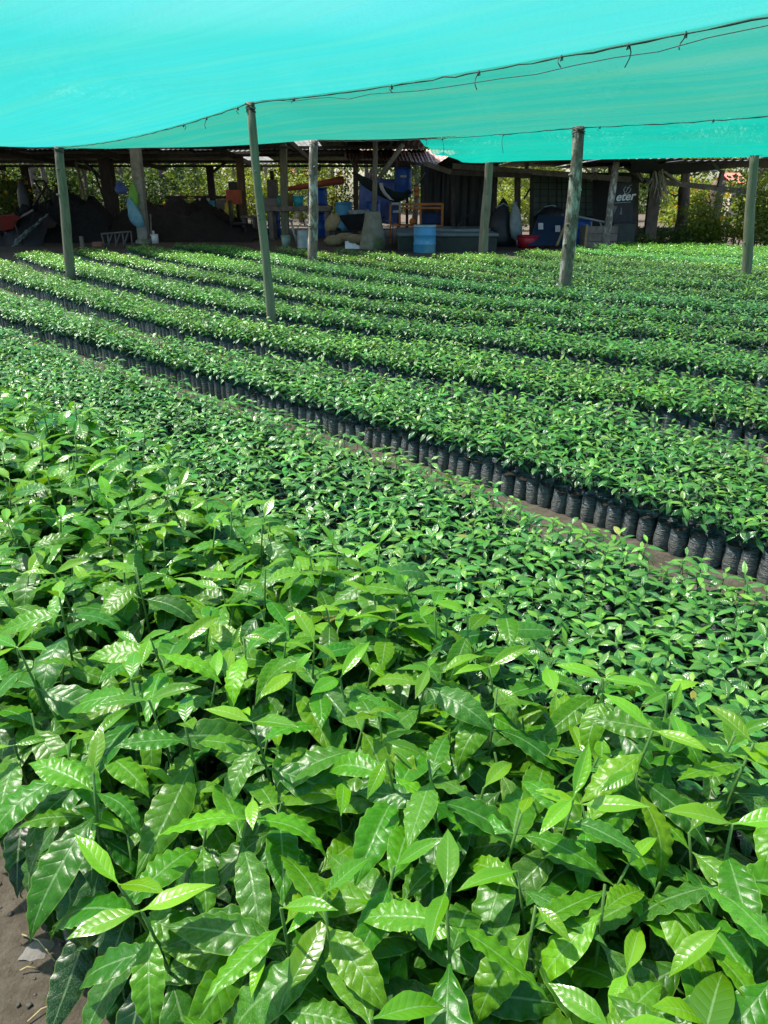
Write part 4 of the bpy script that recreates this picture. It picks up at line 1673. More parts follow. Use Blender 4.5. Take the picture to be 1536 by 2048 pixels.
# chair
pc_ = at_y(480, 466, 21.0)
o = thing('black_chair', 'black plastic chair pushed against the plank bench', 'chair', (pc_.x, 21.0, 0))
for nm, c, s in (('seat', (0, 0, .42), (.42, .42, .05)), ('backrest', (-.2, 0, .72), (.05, .40, .55))):
    m = MB()
    m.box(c, s)
    m.build(nm, M_black_plastic, o, bevel=.02)
for sx_ in (-1, 1):
    for sy_ in (-1, 1):
        m = MB()
        m.tube([(sx_ * .18, sy_ * .18, .42), (sx_ * .22, sy_ * .22, 0)], .022, 6)
        m.build('leg', M_black_plastic, o, True)
# orange pipe lying across supports
pa_, pb_ = at_y(575, 378, 22.0), at_y(686, 360, 22.6)
o = thing('orange_pipe', 'long orange-red pipe slanting across behind the mottled pole', 'pipe', (pa_.x, pa_.y, pa_.z))
m = MB()
m.tube([Vector((0, 0, 0)), pb_ - pa_], [.06, .11], 12)
m.build('tube', surf('pipe_orange', (.36, .085, .03), (.26, .06, .025), 6, .5, .1), o, True)


def drum(name, label, cx, top, base, wpx, mat, Y=None, lid=False, band=None):
    b = at_z(cx, base) if Y is None else Vector((at_y(cx, base, Y).x, Y, 0))
    k = mpp(b.y)
    r, h = wpx * k / 2, at_y(cx, top, b.y).z if Y is not None else (base - top) * k
    o = thing(name, label, 'drum', (b.x, b.y + r, 0))
    m = MB()
    m.lathe([(r * .93, 0), (r * .98, h * .03), (r * .98, h * .30), (r * 1.02, h * .32), (r * 1.02, h * .35), (r * .98, h * .37), (r * .98, h * .64), (r * 1.02, h * .66), (r * 1.02, h * .69), (r * .98, h * .71), (r * .97, h * .93), (r * .88, h)] +
            ([(r * .8, h), (r * .8, h - .04)] if not lid else [(r * .86, h), (r * .86, h - .05), (r * .82, h - .06)]), (0, 0, 0), 24)
    m.build('body', mat, o, True)
    m = MB()
    m.lathe([(r * .87, h - .03), (r * .99, h - .03), (r * .99, h + .02), (r * .87, h + .02)], (0, 0, 0), 24, cap=(False, False))
    m.build('rim', band or mat, o, True)
    return o


drum('blue_drum', 'worn pale blue drum standing before the low concrete tank', 850, 456, 507, 46, M_blue_pale, None, False, surf('drum_scuffed', (.30, .42, .46), (.16, .32, .42), 8, .5, .1))
drum('blue_drum', 'mid-blue open drum behind the jute sacks', 688, 406, 470, 35, M_blue_pale, 21.0)
drum('blue_drum', 'dark blue drum just left of the plinth post', 746, 404, 470, 30, M_blue, 21.6)
drum('blue_drum', 'dark blue drum standing under the work table', 548, 425, 470, 26, M_blue, 22.2)
drum('blue_drum', 'blue drum under the right end of the work table', 641, 425, 470, 24, M_blue, 22.2)
drum('blue_drum', 'tall blue drum behind the right end of the work table', 636, 376, 470, 40, M_blue, 23.2)
drum('blue_drum', 'strong blue drum right of the leaning blue-grey sheets', 1166, 440, 489, 38, M_blue, 18.6)
drum('blue_drum', 'blue drum tucked behind the leaning blue-grey sheets', 1120, 436, 489, 34, M_blue, 19.4)
# raised barrel over a stand, with a tarpaulin
Y = 21.5
c_ = at_y(806, 395, Y)
o = thing('raised_barrel', 'tall dark blue barrel raised on a stand under the rusty roof', 'barrel', (c_.x, Y, 0))
k_ = mpp(Y)
h0, h1, r_ = c_.z, at_y(806, 334, Y).z, 17 * k_
m = MB()
m.lathe([(r_ * .9, h0), (r_, h0 + .06), (r_, h0 + .3), (r_ * 1.04, h0 + .33), (r_, h0 + .36), (r_, h1 - .1), (r_ * .9, h1)], (0, 0, 0), 22)
m.build('body', M_blue, o, True)
for a in range(4):
    m = MB()
    m.bar((r_ * .7 * math.cos(a * 1.57 + .78), r_ * .7 * math.sin(a * 1.57 + .78), 0), (r_ * .7 * math.cos(a * 1.57 + .78), r_ * .7 * math.sin(a * 1.57 + .78), h0), .07)
    m.build('leg', M_dark_wood, o)
m = MB()
m.box((0, -r_ - .003, h0 + .52), (.17, .006, .05))
m.build('paper_label', M_pale_cloth, o)
o = thing('blue_tarpaulin', 'blue tarpaulin spread over stacked goods behind the hammock', 'tarpaulin', (at_y(765, 380, 22.6).x, 22.6, 0))
m = MB()


def tarp(u, v):
    a = at_y(718 + 78 * u, 355 + 12 * mnoise.noise((u * 3, 0, 0)) * .3 + 4 * u + (0 if v < .5 else 90 * (v - .5) * 2), 22.6)
    return Vector((a.x, a.y + (.9 * (.5 - v) if v < .5 else -.05 + .05 * mnoise.noise((u * 6, v * 4, 1))), a.z)) - Vector(o.location)


m.grid(20, 12, tarp)
m.build('sheet', M_blue_tarp, o, True)

# hammock with a pale cloth
Y = 20.4
o = thing('hammock', 'dark green hammock slung between the shed post and the hut', 'hammock', at_y(709, 352, Y))
H0 = Vector(o.location)
hp = [(709, 352), (725, 372), (745, 385), (770, 398), (790, 405), (806, 402), (822, 388), (837, 368), (850, 345)]
ctr = chain([at_y(*q, Y) - H0 for q in hp], 24)
m = MB()


def ham(u, v):
    i = int(round(u * 24))
    wd_ = math.sin(math.pi * min(1, (u + .06) * 1.05) ** .8) if u < .8 else .12
    wd_ = max(wd_, .1)
    a = (v - .5) * 2
    return ctr[i] + Vector((0, a * .42 * wd_, .30 * wd_ * a * a * (1.0 if u < .75 else .1)))


m.grid(24, 8, ham)
m.build('cloth', M_dark_cloth, o, True)
m = MB()
m.tube([ctr[18], ctr[20], ctr[22], ctr[24]], .018, 5)
m.build('cord', M_grey_wood, o, True)
o = thing('pale_cloth', 'pale crumpled cloth hanging over the hammock edge', 'cloth', at_y(764, 368, Y - .42))
m = MB()


def clo(u, v):
    a = at_y(758 + 8 * u + 22 * v * v, 366 + 34 * v, Y - .44) - Vector(o.location)
    return a + Vector((0, .05 * mnoise.noise((u * 5, v * 8, 4)) - .04 * math.sin(math.pi * u), .02 * mnoise.noise((u * 6, v * 5, 1))))


m.grid(8, 14, clo)
m.build('fabric', M_pale_cloth, o, True)

# orange frame table
Y = 19.9
a, c = at_y(781, 408, Y), at_y(886, 408, Y)
o = thing('orange_bench', 'orange painted frame bench in front of the dark hut', 'bench', ((a.x + c.x) / 2, Y, 0))
F0 = Vector(o.location)
for q, w_ in ((((780, 448), (781, 408)), .05), (((800, 450), (799, 410)), .05), (((841, 448), (841, 410)), .05), (((884, 452), (885, 407)), .06), (((781, 409), (886, 408)), .055), (((800, 416), (886, 416)), .045), (((780, 449), (886, 452)), .05)):
    m = MB()
    m.bar(at_y(*q[0], Y) - F0, at_y(*q[1], Y) - F0, w_)
    m.build('rail' if abs(q[0][1] - q[1][1]) < 8 else 'upright', M_orange, o)
for px in (781, 799, 841, 885):
    m = MB()
    p_ = at_y(px, 450, Y) - F0
    m.bar(p_, (p_.x, .05, 0), .045)
    m.build('leg', M_orange, o)
block('folded_blue_sheet', 'folded dark blue sheet lying inside the orange frame', 'sheet', 842, 882, 430, 448, surf('navy_cloth', (.02, .04, .13), (.012, .025, .08), 9, .8), .4, 20.0)
for lab, cx, t_, b_ in (('small orange and yellow float resting on the orange frame', 825, 437, 450), ('two orange floats hung above the orange frame', 833, 374, 396)):
    o = thing('orange_float', lab, 'float', at_y(cx, b_, 19.7))
    k_ = mpp(19.7)
    r_ = (b_ - t_) * k_ / 2
    m = MB()
    if 'two' in lab:
        for zz in (.5, 1.5):
            m.lathe([(r_ * .5 * math.sin(q), r_ * zz - r_ * .5 * math.cos(q)) for q in np.linspace(.1, 3.04, 8)], (0, 0, 0), 12)
    else:
        m.lathe([(r_ * math.sin(q), r_ - r_ * math.cos(q)) for q in np.linspace(.1, 3.04, 9)], (0, 0, 0), 14)
    m.build('ball', M_orange, o, True)
    m = MB()
    m.tube([(0, 0, r_ * 2), (0, .02, r_ * 2 + .09)], .008, 5)
    m.build('cord', M_grey_wood, o, True)
o = thing('grey_clamp', 'pale grey metal clamp hanging on the corner of the orange frame', 'clamp', at_y(792, 415, 19.75))
for q in (((783, 407), (800, 407)), ((800, 407), (800, 423)), ((800, 423), (786, 423))):
    m = MB()
    m.bar(at_y(*q[0], 19.75) - Vector(o.location), at_y(*q[1], 19.75) - Vector(o.location), .05)
    m.build('jaw', M_grey_metal, o)

# ------------------------------------------------------------------ sacks, barrow, can in front of the shed
def sack(label, cx, base, wpx, hpx, yaw, roll=0.0, z=0.0, Y=None):
    b = at_z(cx, base) if Y is None else Vector((at_y(cx, base, Y).x, Y, z))
    k = mpp(b.y)
    o = thing('jute_sack', label, 'sack', (b.x, b.y + .1, z), yaw, 'filled jute sacks')
    m = MB()
    w, h = wpx * k / 2, hpx * k
    n = 16

    def fn(u, v):
        a = u * 2 * math.pi
        q = (v - .5) * 2
        r_ = max(0.04, (1 - abs(q) ** 2.8)) ** .5
        wob = 1 + .10 * mnoise.noise((math.cos(a) * 1.5 + cx, math.sin(a) * 1.5, q * 2))
        x_, y_, z_ = q * w, math.cos(a) * r_ * h * .62 * wob, math.sin(a) * r_ * h * .5 * wob
        z_ = z_ if z_ > -h * .42 else -h * .42
        p = Vector((x_, y_, z_ + h * .42))
        p.rotate(Euler((0, roll, 0)))
        return p
    m.grid(n, 14, fn)
    m.build('filled_body', M_sack, o, True)
    for s in (-1, 1):
        m = MB()
        p = Vector((s * w * .98, 0, h * .42))
        p.rotate(Euler((0, roll, 0)))
        m.lathe([(.02, -.03), (.05, 0), (.03, .05)], p, 8)
        m.build('tied_end', M_sack, o, True)
    return o


sack('jute sack lying lowest at the left of the sack pile', 668, 492, 36, 22, .3)
sack('jute sack at the right of the pile touching the plinth', 712, 490, 42, 22, -.15)
sack('jute sack in the middle of the pile', 689, 489, 40, 22, .1, 0, .02)
sack('topmost jute sack leaning upright on the pile', 673, 474, 36, 26, .5, -.9, .42, at_z(689, 489).y + .15)
b = at_z(712, 486)
o = thing('black_wheelbarrow', 'black wheelbarrow with a rolled grey pipe behind the jute sacks', 'wheelbarrow', (b.x, b.y + .6, 0))
k_ = mpp(b.y + .6)
m = MB()
tp_ = [(-.45, -.32, .62), (.42, -.30, .70), (.42, .30, .70), (-.45, .32, .62)]
bt_ = [(-.2, -.2, .28), (.22, -.2, .30), (.22, .2, .30), (-.2, .2, .28)]
m.add(tp_ + bt_, [(4, 5, 1, 0), (5, 6, 2, 1), (6, 7, 3, 2), (7, 4, 0, 3), (7, 6, 5, 4)])
m.add([(x_ * .97, y_ * .97, z_ + .015) for x_, y_, z_ in tp_ + bt_], [(0, 1, 5, 4), (1, 2, 6, 5), (2, 3, 7, 6), (3, 0, 4, 7), (4, 5, 6, 7)])
m.build('tray', M_black_plastic, o)
for sy_ in (-1, 1):
    m = MB()
    m.tube([(-.55, sy_ * .1, .22), (.2, sy_ * .26, .30), (.75, sy_ * .30, .62)], .02, 6)
    m.build('handle', M_iron_dark, o, True)
    m = MB()
    m.tube([(.2, sy_ * .24, .30), (.28, sy_ * .26, 0)], .02, 6)
    m.build('leg', M_iron_dark, o, True)
m = MB()
m.tube([(-.55, -.05, .18), (-.55, .05, .18)], .18, 16)
m.build('wheel', M_black_plastic, o, True)
o = thing('coiled_hose', 'grey coiled hose lying in the black wheelbarrow', 'hose', (b.x + .05, b.y + .55, .66))
m = MB()
m.tube([((.24 + .03 * (i % 7) / 7) * math.cos(i * .5), .2 * math.sin(i * .5), .02 + i * .002) for i in range(40)], .035, 7)
m.build('coil', M_grey_metal, o, True)
b = at_z(608, 496)
o = thing('watering_can', 'grey galvanised watering can with raised spout beside the planter', 'watering can', b)
m = MB()
m.lathe([(.17, 0), (.165, .02), (.155, .38), (.15, .40), (.13, .40), (.13, .36)], (0, 0, 0), 18)
m.build('body', M_grey_metal, o, True)
m = MB()
m.tube([(-.13, 0, .08), (-.22, 0, .32), (-.27, 0, .58)], [.045, .03, .026], 8)
m.build('spout', M_grey_metal, o, True)
m = MB()
m.lathe([(.03, 0), (.055, .04), (.05, .05)], (-.275, 0, .57), 10)
m.build('rose', M_grey_metal, o, True)
m = MB()
m.tube([(.13 * math.cos(a), 0, .40 + .14 * math.sin(a)) for a in np.linspace(0, math.pi, 9)], .014, 6)
m.build('handle', M_grey_metal, o, True)
bucket('pale_planter', 'round pale green planter at the foot of the greenish post', 'planter', 572, 473, 494, 20, 16, surf('mint_plastic', (.30, .42, .34), (.2, .3, .24), 8, .6))
b = at_z(705, 497)
o = thing('paper_sack', 'crumpled white paper sack lying at the plinth foot', 'paper bag', b)
m = MB()
m.grid(10, 8, lambda u, v: ((u - .5) * .34, (v - .5) * .2, max(0, (.16 + .08 * mnoise.noise((u * 5, v * 5, 2))) * math.sin(math.pi * min(1, max(0, v))) ** .5 * (1 - .6 * u))))
m.build('paper', M_white, o)
b = at_z(772, 496)
o = thing('small_iron_stand', 'small dark iron stand between the plinth and the blue drum', 'stand', b)
for q in (((762, 440), (763, 494)), ((786, 442), (785, 494)), ((762, 442), (786, 442)), ((762, 458), (786, 458)), ((762, 474), (786, 474))):
    m = MB()
    m.tube([at_y(*q[0], b.y) - b, at_y(*q[1], b.y) - b], .014, 6)
    m.build('bar', M_iron, o, True)

# low concrete tank
a, c = at_z(796, 503), at_z(1000, 507)
yt = a.y
hT = at_y(900, 470, yt).z
o = thing('concrete_tank', 'low grey-green concrete tank with a flat slab top by the blue drum', 'tank', ((a.x + c.x) / 2, yt + 1.3, 0))
w = c.x - a.x
m = MB()
m.box((0, 0, hT / 2 - .03), (w, 2.6, hT - .02))
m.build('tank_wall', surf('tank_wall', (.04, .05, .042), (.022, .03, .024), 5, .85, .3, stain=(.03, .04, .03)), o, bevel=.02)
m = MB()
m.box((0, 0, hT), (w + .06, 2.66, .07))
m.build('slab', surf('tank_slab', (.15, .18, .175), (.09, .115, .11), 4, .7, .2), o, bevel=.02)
m = MB()
m.lathe([(.75, hT + .035), (.75, hT + .09), (.70, hT + .10)], (.35, -.1, 0), 28)
m.build('round_lid', surf('tank_lid', (.17, .21, .20), (.11, .14, .13), 4, .6, .2), o, True)
sa, sb = at_y(905, 463, yt + .6), at_y(938, 430, yt + .9)
o = thing('leaning_rod', 'thin dark rod propped on the concrete tank top', 'rod', (sa.x, sa.y, hT + .035))
m = MB()
m.tube([Vector((0, 0, 0)), sb - sa + Vector((0, 0, .03))], .016, 6)
m.build('rod', M_iron_dark, o, True)

# ------------------------------------------------------------------ hut with the rusty roof and the dark shelter beside it
o = thing('rusty_roof_hut', 'dark hut with a bright rusty corrugated roof behind the slanted strut', 'hut', (1.6, 21.5, 0))
U0 = Vector(o.location)
for i in range(7):
    m = MB()
    fa, fb = 690 + i * 33, 690 + (i + 1) * 33 + 3
    A1, B1 = at_y(fa, 319 + i * 1.6, 20.6), at_y(fb, 319 + (i + 1) * 1.6, 20.6)
    C1, D1 = at_y(fa * .94 + 40, 302, 23.6), at_y(fb * .94 + 40, 302, 23.6)
    dz = Vector((0, 0, .02 * (i % 2)))
    corrugated(m, A1 - U0 + dz, B1 - U0 + dz, C1 - U0 + dz, D1 - U0 + dz, 5, .03)
    m.build('roof_sheet', M_tin_rust, o)
xl, xr = at_y(843, 400, 20.9).x - U0.x, at_y(992, 400, 20.9).x - U0.x
zt_ = at_y(900, 328, 20.9).z
for i in range(8):
    m = MB()
    x0 = xl + (xr - xl) * i / 8
    wv = (xr - xl) / 8
    m.grid(4, 6, lambda u, v: (x0 + u * wv * 1.06, -.6 + .05 * math.sin(u * 9 + i) + .02 * mnoise.noise((u * 3, v * 3, i)), v * zt_))
    m.build('wall_sheet', M_black_plastic, o, True)
for (qa, qb, w_) in (((850, 326, 20.2), (906, 345, 19.8), .12), ((905, 345, 19.8), (907, 455, 19.8), .09), ((845, 330, 20.5), (845, 460, 20.5), .10)):
    m = MB()
    m.bar(at_y(*qa) - U0, at_y(*qb) - U0, w_)
    m.build('timber', M_grey_wood if w_ > .1 else M_dark_wood, o)

o = thing('dark_shelter', 'low dark shelter roofed with black net right of the concrete tank', 'shelter', (5.5, 19.5, 0))
U0 = Vector(o.location)


def sbar(nm, a, b_, w_, mt):
    m = MB()
    m.bar(at_y(*a) - U0, at_y(*b_) - U0, w_, w_ * .8)
    m.build(nm, mt, o)


sbar('eave_beam', (905, 332, 18.9), (1145, 350, 18.9), .15, M_grey_wood)
sbar('eave_beam', (1135, 350, 18.9), (1330, 364, 18.6), .15, M_grey_wood)
sbar('eave_beam', (1322, 364, 18.5), (1540, 388, 18.2), .14, M_grey_wood)
sbar('rail_board', (905, 345, 18.6), (1062, 352, 18.8), .13, M_dark_wood)
for a, b_, w_, mt in (((1035, 350, 19.2), (1035, 480, 19.2), .16, M_dark_wood), ((1064, 350, 19.4), (1062, 485, 19.4), .10, M_dark_wood), ((1270, 340, 18.6), (1268, 484, 18.6), .17, M_dark_wood),
                      ((1316, 325, 18.9), (1298, 480, 18.7), .26, M_bark), ((1222, 325, 19.3), (1222, 360, 19.3), .12, M_grey_wood), ((1054, 325, 19.2), (1052, 350, 19.2), .10, M_grey_wood), ((990, 340, 19.9), (990, 470, 19.9), .11, M_dark_wood)):
    sbar('post', a, b_, w_, mt)
for a, b_, w_, mt in (((1240, 320, 18.5), (1290, 366, 18.4), .11, M_dark_wood), ((1262, 322, 18.5), (1286, 362, 18.3), .07, M_grey_wood), ((1048, 398, 19.2), (1062, 374, 19.2), .05, M_dark_wood), ((1370, 335, 18.5), (1365, 368, 18.5), .10, M_grey_wood), ((1446, 340, 18.2), (1438, 372, 18.2), .10, M_grey_wood), ((1320, 345, 18.6), (1360, 368, 18.4), .06, M_grey_wood), ((1336, 338, 18.6), (1392, 343, 18.6), .07, M_tin_red)):
    sbar('brace', a, b_, w_, mt)


def wall_sheet(nm, px0, px1, t_, b_, Y, mt, n=10, wav=.03):
    m = MB()
    m.grid(n, 8, lambda u, v: at_y(px0 + (px1 - px0) * u, b_ + (t_ - b_) * v, Y) - U0 + Vector((0, wav * math.sin(u * n * 1.3) + .02 * mnoise.noise((u * 4, v * 4, px0)), 0)))
    return m.build(nm, mt, o, True)


wall_sheet('plastic_wall', 1063, 1275, 345, 492, 20.9, M_black_plastic)
for i, (a, c) in enumerate(((1064, 1113), (1114, 1142), (1143, 1186))):
    wall_sheet('screen_panel', a, c, 352, 432, 20.6, M_screen, 6, .006)
    for j in range(1, 6):
        m = MB()
        yy = 352 + 80 * j / 6
        m.bar(at_y(a, yy, 20.58) - U0, at_y(c, yy, 20.58) - U0, .016)
        m.build('screen_bar', M_dark_wood, o)
    for j in range(0, 4):
        m = MB()
        xx = a + (c - a) * j / 3
        m.bar(at_y(xx, 352, 20.57) - U0, at_y(xx, 432, 20.57) - U0, .02)
        m.build('screen_bar', M_dark_wood, o)
# black net roof of the shelter, with a folded end
m = MB()
m.grid(30, 8, lambda u, v: at_y(1190 + 250 * u, 327 + 14 * u + 2 * math.sin(u * 9), 18.3) - U0 + Vector((0, 3.6 * v, .30 * v + .10 * v * (1 - v) + .04 * mnoise.noise((u * 8, v * 3, 5)))))
m.build('net_roof', M_black_plastic, o, True)
m = MB()
m.grid(24, 6, lambda u, v: at_y(1262 + 290 * u, 320 + (24 + 6 * math.sin(u * 6)) * v - 4 * u, 17.4 + .9 * v) - U0 + Vector((0, .05 * mnoise.noise((u * 9, v * 4, 1)), 0)))
m.build('net_flap', surf('charcoal_net', (.055, .055, .065), (.035, .035, .042), 5, .8, .3), o, True)
m = MB()
m.grid(4, 8, lambda u, v: at_y(1412 + 10 * u + 26 * v, 314 + 30 * v + 3 * u, 17.3 + .5 * v) - U0)
m.build('net_fold', surf('grey_net_fold', (.22, .22, .23), (.14, .14, .15), 5, .8, .3), o, True)
for i in range(8):  # tin sheets added above the shelter to keep sun off its goods
    m = MB()
    xa, xb = 1.35 + i * .78, 1.35 + (i + 1) * .78 + .05
    ya = 16.3 + random.uniform(-.1, .1)
    zz = .02 * (i % 2) - .018 * i
    corrugated(m, (xa - U0.x, ya - U0.y, 1.90 + zz), (xb - U0.x, ya - U0.y, 1.90 + zz), (xa - U0.x, 21.7 - U0.y, 1.84 + zz), (xb - U0.x, 21.7 - U0.y, 1.84 + zz), 5, .025)
    m.build('roof_sheet', M_tin_dark, o)

# black banner with its print
o = thing('black_banner', 'black hanging banner printed with a white logo and the letters eter', 'banner', at_y(1245, 364, 18.35))
B0 = Vector(o.location)
YB = 18.35
m = MB()
m.grid(6, 8, lambda u, v: at_y(1222 + 44 * u, 366 + 88 * v, YB) - B0 + Vector((0, .018 * math.sin(u * 7 + v * 4) - .01, 0)))
m.build('cloth', M_banner, o, True)


def stroke(mb, pts, w_):
    for a, b_ in zip(pts, pts[1:]):
        a3, b3 = at_y(*a, YB - .03) - B0, at_y(*b_, YB - .03) - B0
        mb.bar(a3, b3, w_, w_ * .3)


m = MB()
for q in ([(1252, 372), (1247, 380)], [(1247, 380), (1251, 389)], [(1251, 389), (1259, 384)], [(1254, 376), (1257, 374)], [(1252, 384), (1256, 376), (1260, 374)], [(1258, 372), (1263, 370)], [(1259, 384), (1262, 377)]):
    stroke(m, q, .022)
m.build('emblem', M_print, o)
txt = bpy.data.curves.new('letters', 'FONT')
txt.body = 'eter'
txt.size = .26
txt.shear = .25
txt.extrude = .004
txt.offset = .006
txt.materials.append(M_print)
_tmp = bpy.data.objects.new('letters', txt)
tob = link(bpy.data.objects.new('lettering', bpy.data.meshes.new_from_object(_tmp)), o)
bpy.data.objects.remove(_tmp)
tob.rotation_euler = (R(90), R(-4), 0)
tob.location = at_y(1231, 402, YB - .03) - B0
m = MB()
stroke(m, [(1230, 406), (1261, 404)], .016)
m.build('underline', M_print, o)
m = MB()
m.grid(2, 2, lambda u, v: at_y(1228 + 16 * u, 412 + 17 * v, YB - .02) - B0)
m.build('grey_panel', surf('banner_grey', (.16, .18, .19), (.11, .12, .13), 20, .6, 0), o)

# leaning blue-grey sheets and their prop
for lab, q in (('large blue-grey sheet leaning with two pale stickers on it', ((1055, 492), (1122, 490), (1128, 432), (1078, 430))),):
    c_ = at_y(1090, 490, 18.0)
    o = thing('leaning_sheet', lab, 'sheet', (c_.x, 18.0, 0))
    L2_ = Vector(o.location)
    P4 = [at_y(q[0][0], q[0][1], 17.9), at_y(q[1][0], q[1][1], 17.9), at_y(q[2][0], q[2][1], 18.45), at_y(q[3][0], q[3][1], 18.45)]
    m = MB()
    f4 = [p - L2_ for p in P4]
    bk = [p + Vector((0, .03, 0)) for p in f4]
    m.add(f4 + bk, [(0, 1, 2, 3), (7, 6, 5, 4), (0, 4, 5, 1), (1, 5, 6, 2), (2, 6, 7, 3), (3, 7, 4, 0)])
    m.build('board', M_blue_board, o)
    for (sx_, sy_) in ((1082, 452), (1116, 457)):
        m = MB()
        m.grid(2, 2, lambda u, v: at_y(sx_ - 5 + 10 * u, sy_ - 6 + 13 * v, 18.05) - L2_ + Vector((0, .03, 0)))
        m.build('sticker', M_pale_cloth, o)
pa_ = at_z(1116, 493)
o = thing('prop_stick', 'yellowish prop stick slanting in front of the blue-grey sheet', 'stick', (pa_.x, 17.7, 0))
m = MB()
m.bar(at_y(1114, 491, 17.7) - Vector(o.location), at_y(1134, 440, 18.1) - Vector(o.location), .04)
m.build('stick', surf('ochre_wood', (.36, .28, .12), (.24, .18, .08), 12), o)
o = bucket('red_basin', 'round red basin on the ground beside the leaning sheet', 'basin', 1056, 473, 497, 43, 34, M_red)
b = at_y(1200, 486, 17.9)
o = thing('plank_box', 'weathered wooden planter box of pale planks right of the strong blue drum', 'box', (b.x, 18.1, 0))
PB = Vector(o.location)
k_ = mpp(18.0)
wb_, hb_ = 62 * k_, at_y(1200, 452, 17.8).z
for i in range(3):
    m = MB()
    m.box((0, -.25, hb_ * (i + .5) / 3), (wb_, .03, hb_ / 3 - .012), (0, random.uniform(-.02, .02), 0))
    m.build('plank', M_grey_wood, o)
    m = MB()
    m.box((-wb_ / 2, .02, hb_ * (i + .5) / 3), (.03, .5, hb_ / 3 - .012))
    m.build('plank', M_grey_wood, o)
m = MB()
m.box((-wb_ / 2, -.26, hb_ / 2 + .01), (.05, .05, hb_ + .04))
m.build('corner_post', surf('ochre_wood', (.36, .28, .12)), o)
o, w, h = block('dark_bin', 'dark green bin behind the blotchy grey pole', 'bin', 1222, 1268, 449, 488, surf('bin_green', (.035, .05, .04), (.025, .035, .03), 5, .6), .5, 18.0)
for q, lab in ((((1182, 362), (1198, 341), 18.5), 'pale wooden cross of two sticks tied under the black net'),):
    o = thing('stick_cross', lab, 'sticks', at_y(1190, 350, 18.5))
    for a, b_ in (((1182, 362), (1198, 341)), ((1186, 346), (1202, 360)), ((1190, 343), (1196, 358))):
        m = MB()
        m.tube([at_y(*a, 18.5) - Vector(o.location), at_y(*b_, 18.5) - Vector(o.location)], .018, 5)
        m.build('stick', M_pole, o, True)
# pile of junk bags in the dark doorway
for lab, cx, t_, b_, w_, Y in (('heap of black sacking in the dark doorway left of the clear bag', 1000, 404, 492, 56, 18.9), ('black plastic bundle stacked on drums before the screens', 1098, 410, 438, 50, 19.2)):
    c_ = at_y(cx, b_, Y)
    k_ = mpp(Y)
    o = thing('black_bundle', lab, 'bundle', (c_.x, Y, max(0, c_.z)))
    m = MB()
    hh, ww = (b_ - t_) * k_, w_ * k_ / 2
    m.lathe([(ww * (1 - (q / 8) ** 2.2) + .02, hh * q / 8) for q in range(9)], (0, 0, 0), 18)
    m.v = [(x_ * (1 + .25 * mnoise.noise((x_ * 4, y_ * 4, z_ * 4 + cx))), y_ * .7, z_ * (1 + .2 * mnoise.noise((x_ * 3, y_ * 3, cx)))) for x_, y_, z_ in m.v]
    m.build('folds', M_black_plastic, o, True)
    m = MB()
    m.tube([(-ww * .5, -.1, hh * .8), (0, -.12, hh * .9), (ww * .4, -.1, hh * .82)], .02, 6)
    m.build('tie', M_clear_bag, o, True)
# grey pipe across the drums
pa_, pb_ = at_y(1145, 431, 18.4), at_y(1217, 446, 18.4)
o = thing('grey_pipe', 'grey pipe frame lying above the strong blue drum', 'pipe', pa_)
m = MB()
m.tube([Vector((0, 0, 0)), pb_ - pa_], .03, 8)
m.build('tube', M_grey_metal, o, True)
m = MB()
m.tube([at_y(1200, 443, 18.4) - pa_, at_y(1208, 468, 18.4) - pa_], .022, 6)
m.build('leg', M_grey_metal, o, True)

# dry palm fronds hanging from the shelter post
o = thing('dry_palm_frond', 'grey dried palm frond hanging down from the shelter post', 'palm frond', at_y(1318, 338, 18.1))
T0 = Vector(o.location)
for i in range(26):
    m = MB()
    a0_ = (1312 + random.uniform(-6, 14), 340 + random.uniform(-3, 8))
    e = (a0_[0] + random.uniform(-18, 22), 385 + random.uniform(-8, 36))
    mid_ = ((a0_[0] * .6 + e[0] * .4) + random.uniform(-3, 5), a0_[1] * .55 + e[1] * .45)
    ys_ = 18.1 + random.uniform(-.15, .15)
    P3 = [at_y(*q, ys_) - T0 for q in (a0_, mid_, e)]
    wv = random.uniform(.012, .026)
    m.tube(P3, [wv, wv * .9, .004], 4)
    m.build('leaflet', M_thatch, o)
m = MB()
m.tube([at_y(1304, 335, 18.15) - T0, at_y(1330, 344, 18.1) - T0, at_y(1362, 368, 18.1) - T0], [.04, .03, .02], 6)
m.build('frond_stalk', M_thatch, o, True)

# red roofs far behind
for lab, px0, px1, t_, b_, Y in (('far red roof glimpsed through the bushes at right', 1412, 1475, 380, 402, 34), ('small red roof edge under the black net at far right', 1464, 1500, 362, 372, 33), ('far reddish roof seen through the shed, left of centre', 575, 615, 352, 362, 36)):
    o = thing('far_house', lab, 'house', (at_y((px0 + px1) / 2, b_, Y).x, Y, 0))
    k_ = mpp(Y)
    w_ = (px1 - px0) * k_
    zb, zt2 = at_y(px0, b_, Y).z, at_y(px0, t_, Y).z
    zb = max(zb, .9)
    zt2 = max(zt2, zb + .5)
    m = MB()
    m.box((0, 1, zb / 2), (w_ * .9, 2, zb))
    m.build('wall', surf('house_wall', (.5, .45, .38), (.4, .34, .28)), o)
    m = MB()
    corrugated(m, (-w_ / 2, -.2, zb), (w_ / 2, -.2, zb), (-w_ / 2, 1.2, zt2), (w_ / 2, 1.2, zt2), 12, .03)
    corrugated(m, (-w_ / 2, 1.2, zt2), (w_ / 2, 1.2, zt2), (-w_ / 2, 2.4, zb), (w_ / 2, 2.4, zb), 12, .03)
    m.build('roof', M_tin_red, o)
    m = MB()
    m.box((w_ * .1, -.003, zb * .55), (w_ * .2, .02, zb * .4))
    m.build('window', M_black_plastic, o)

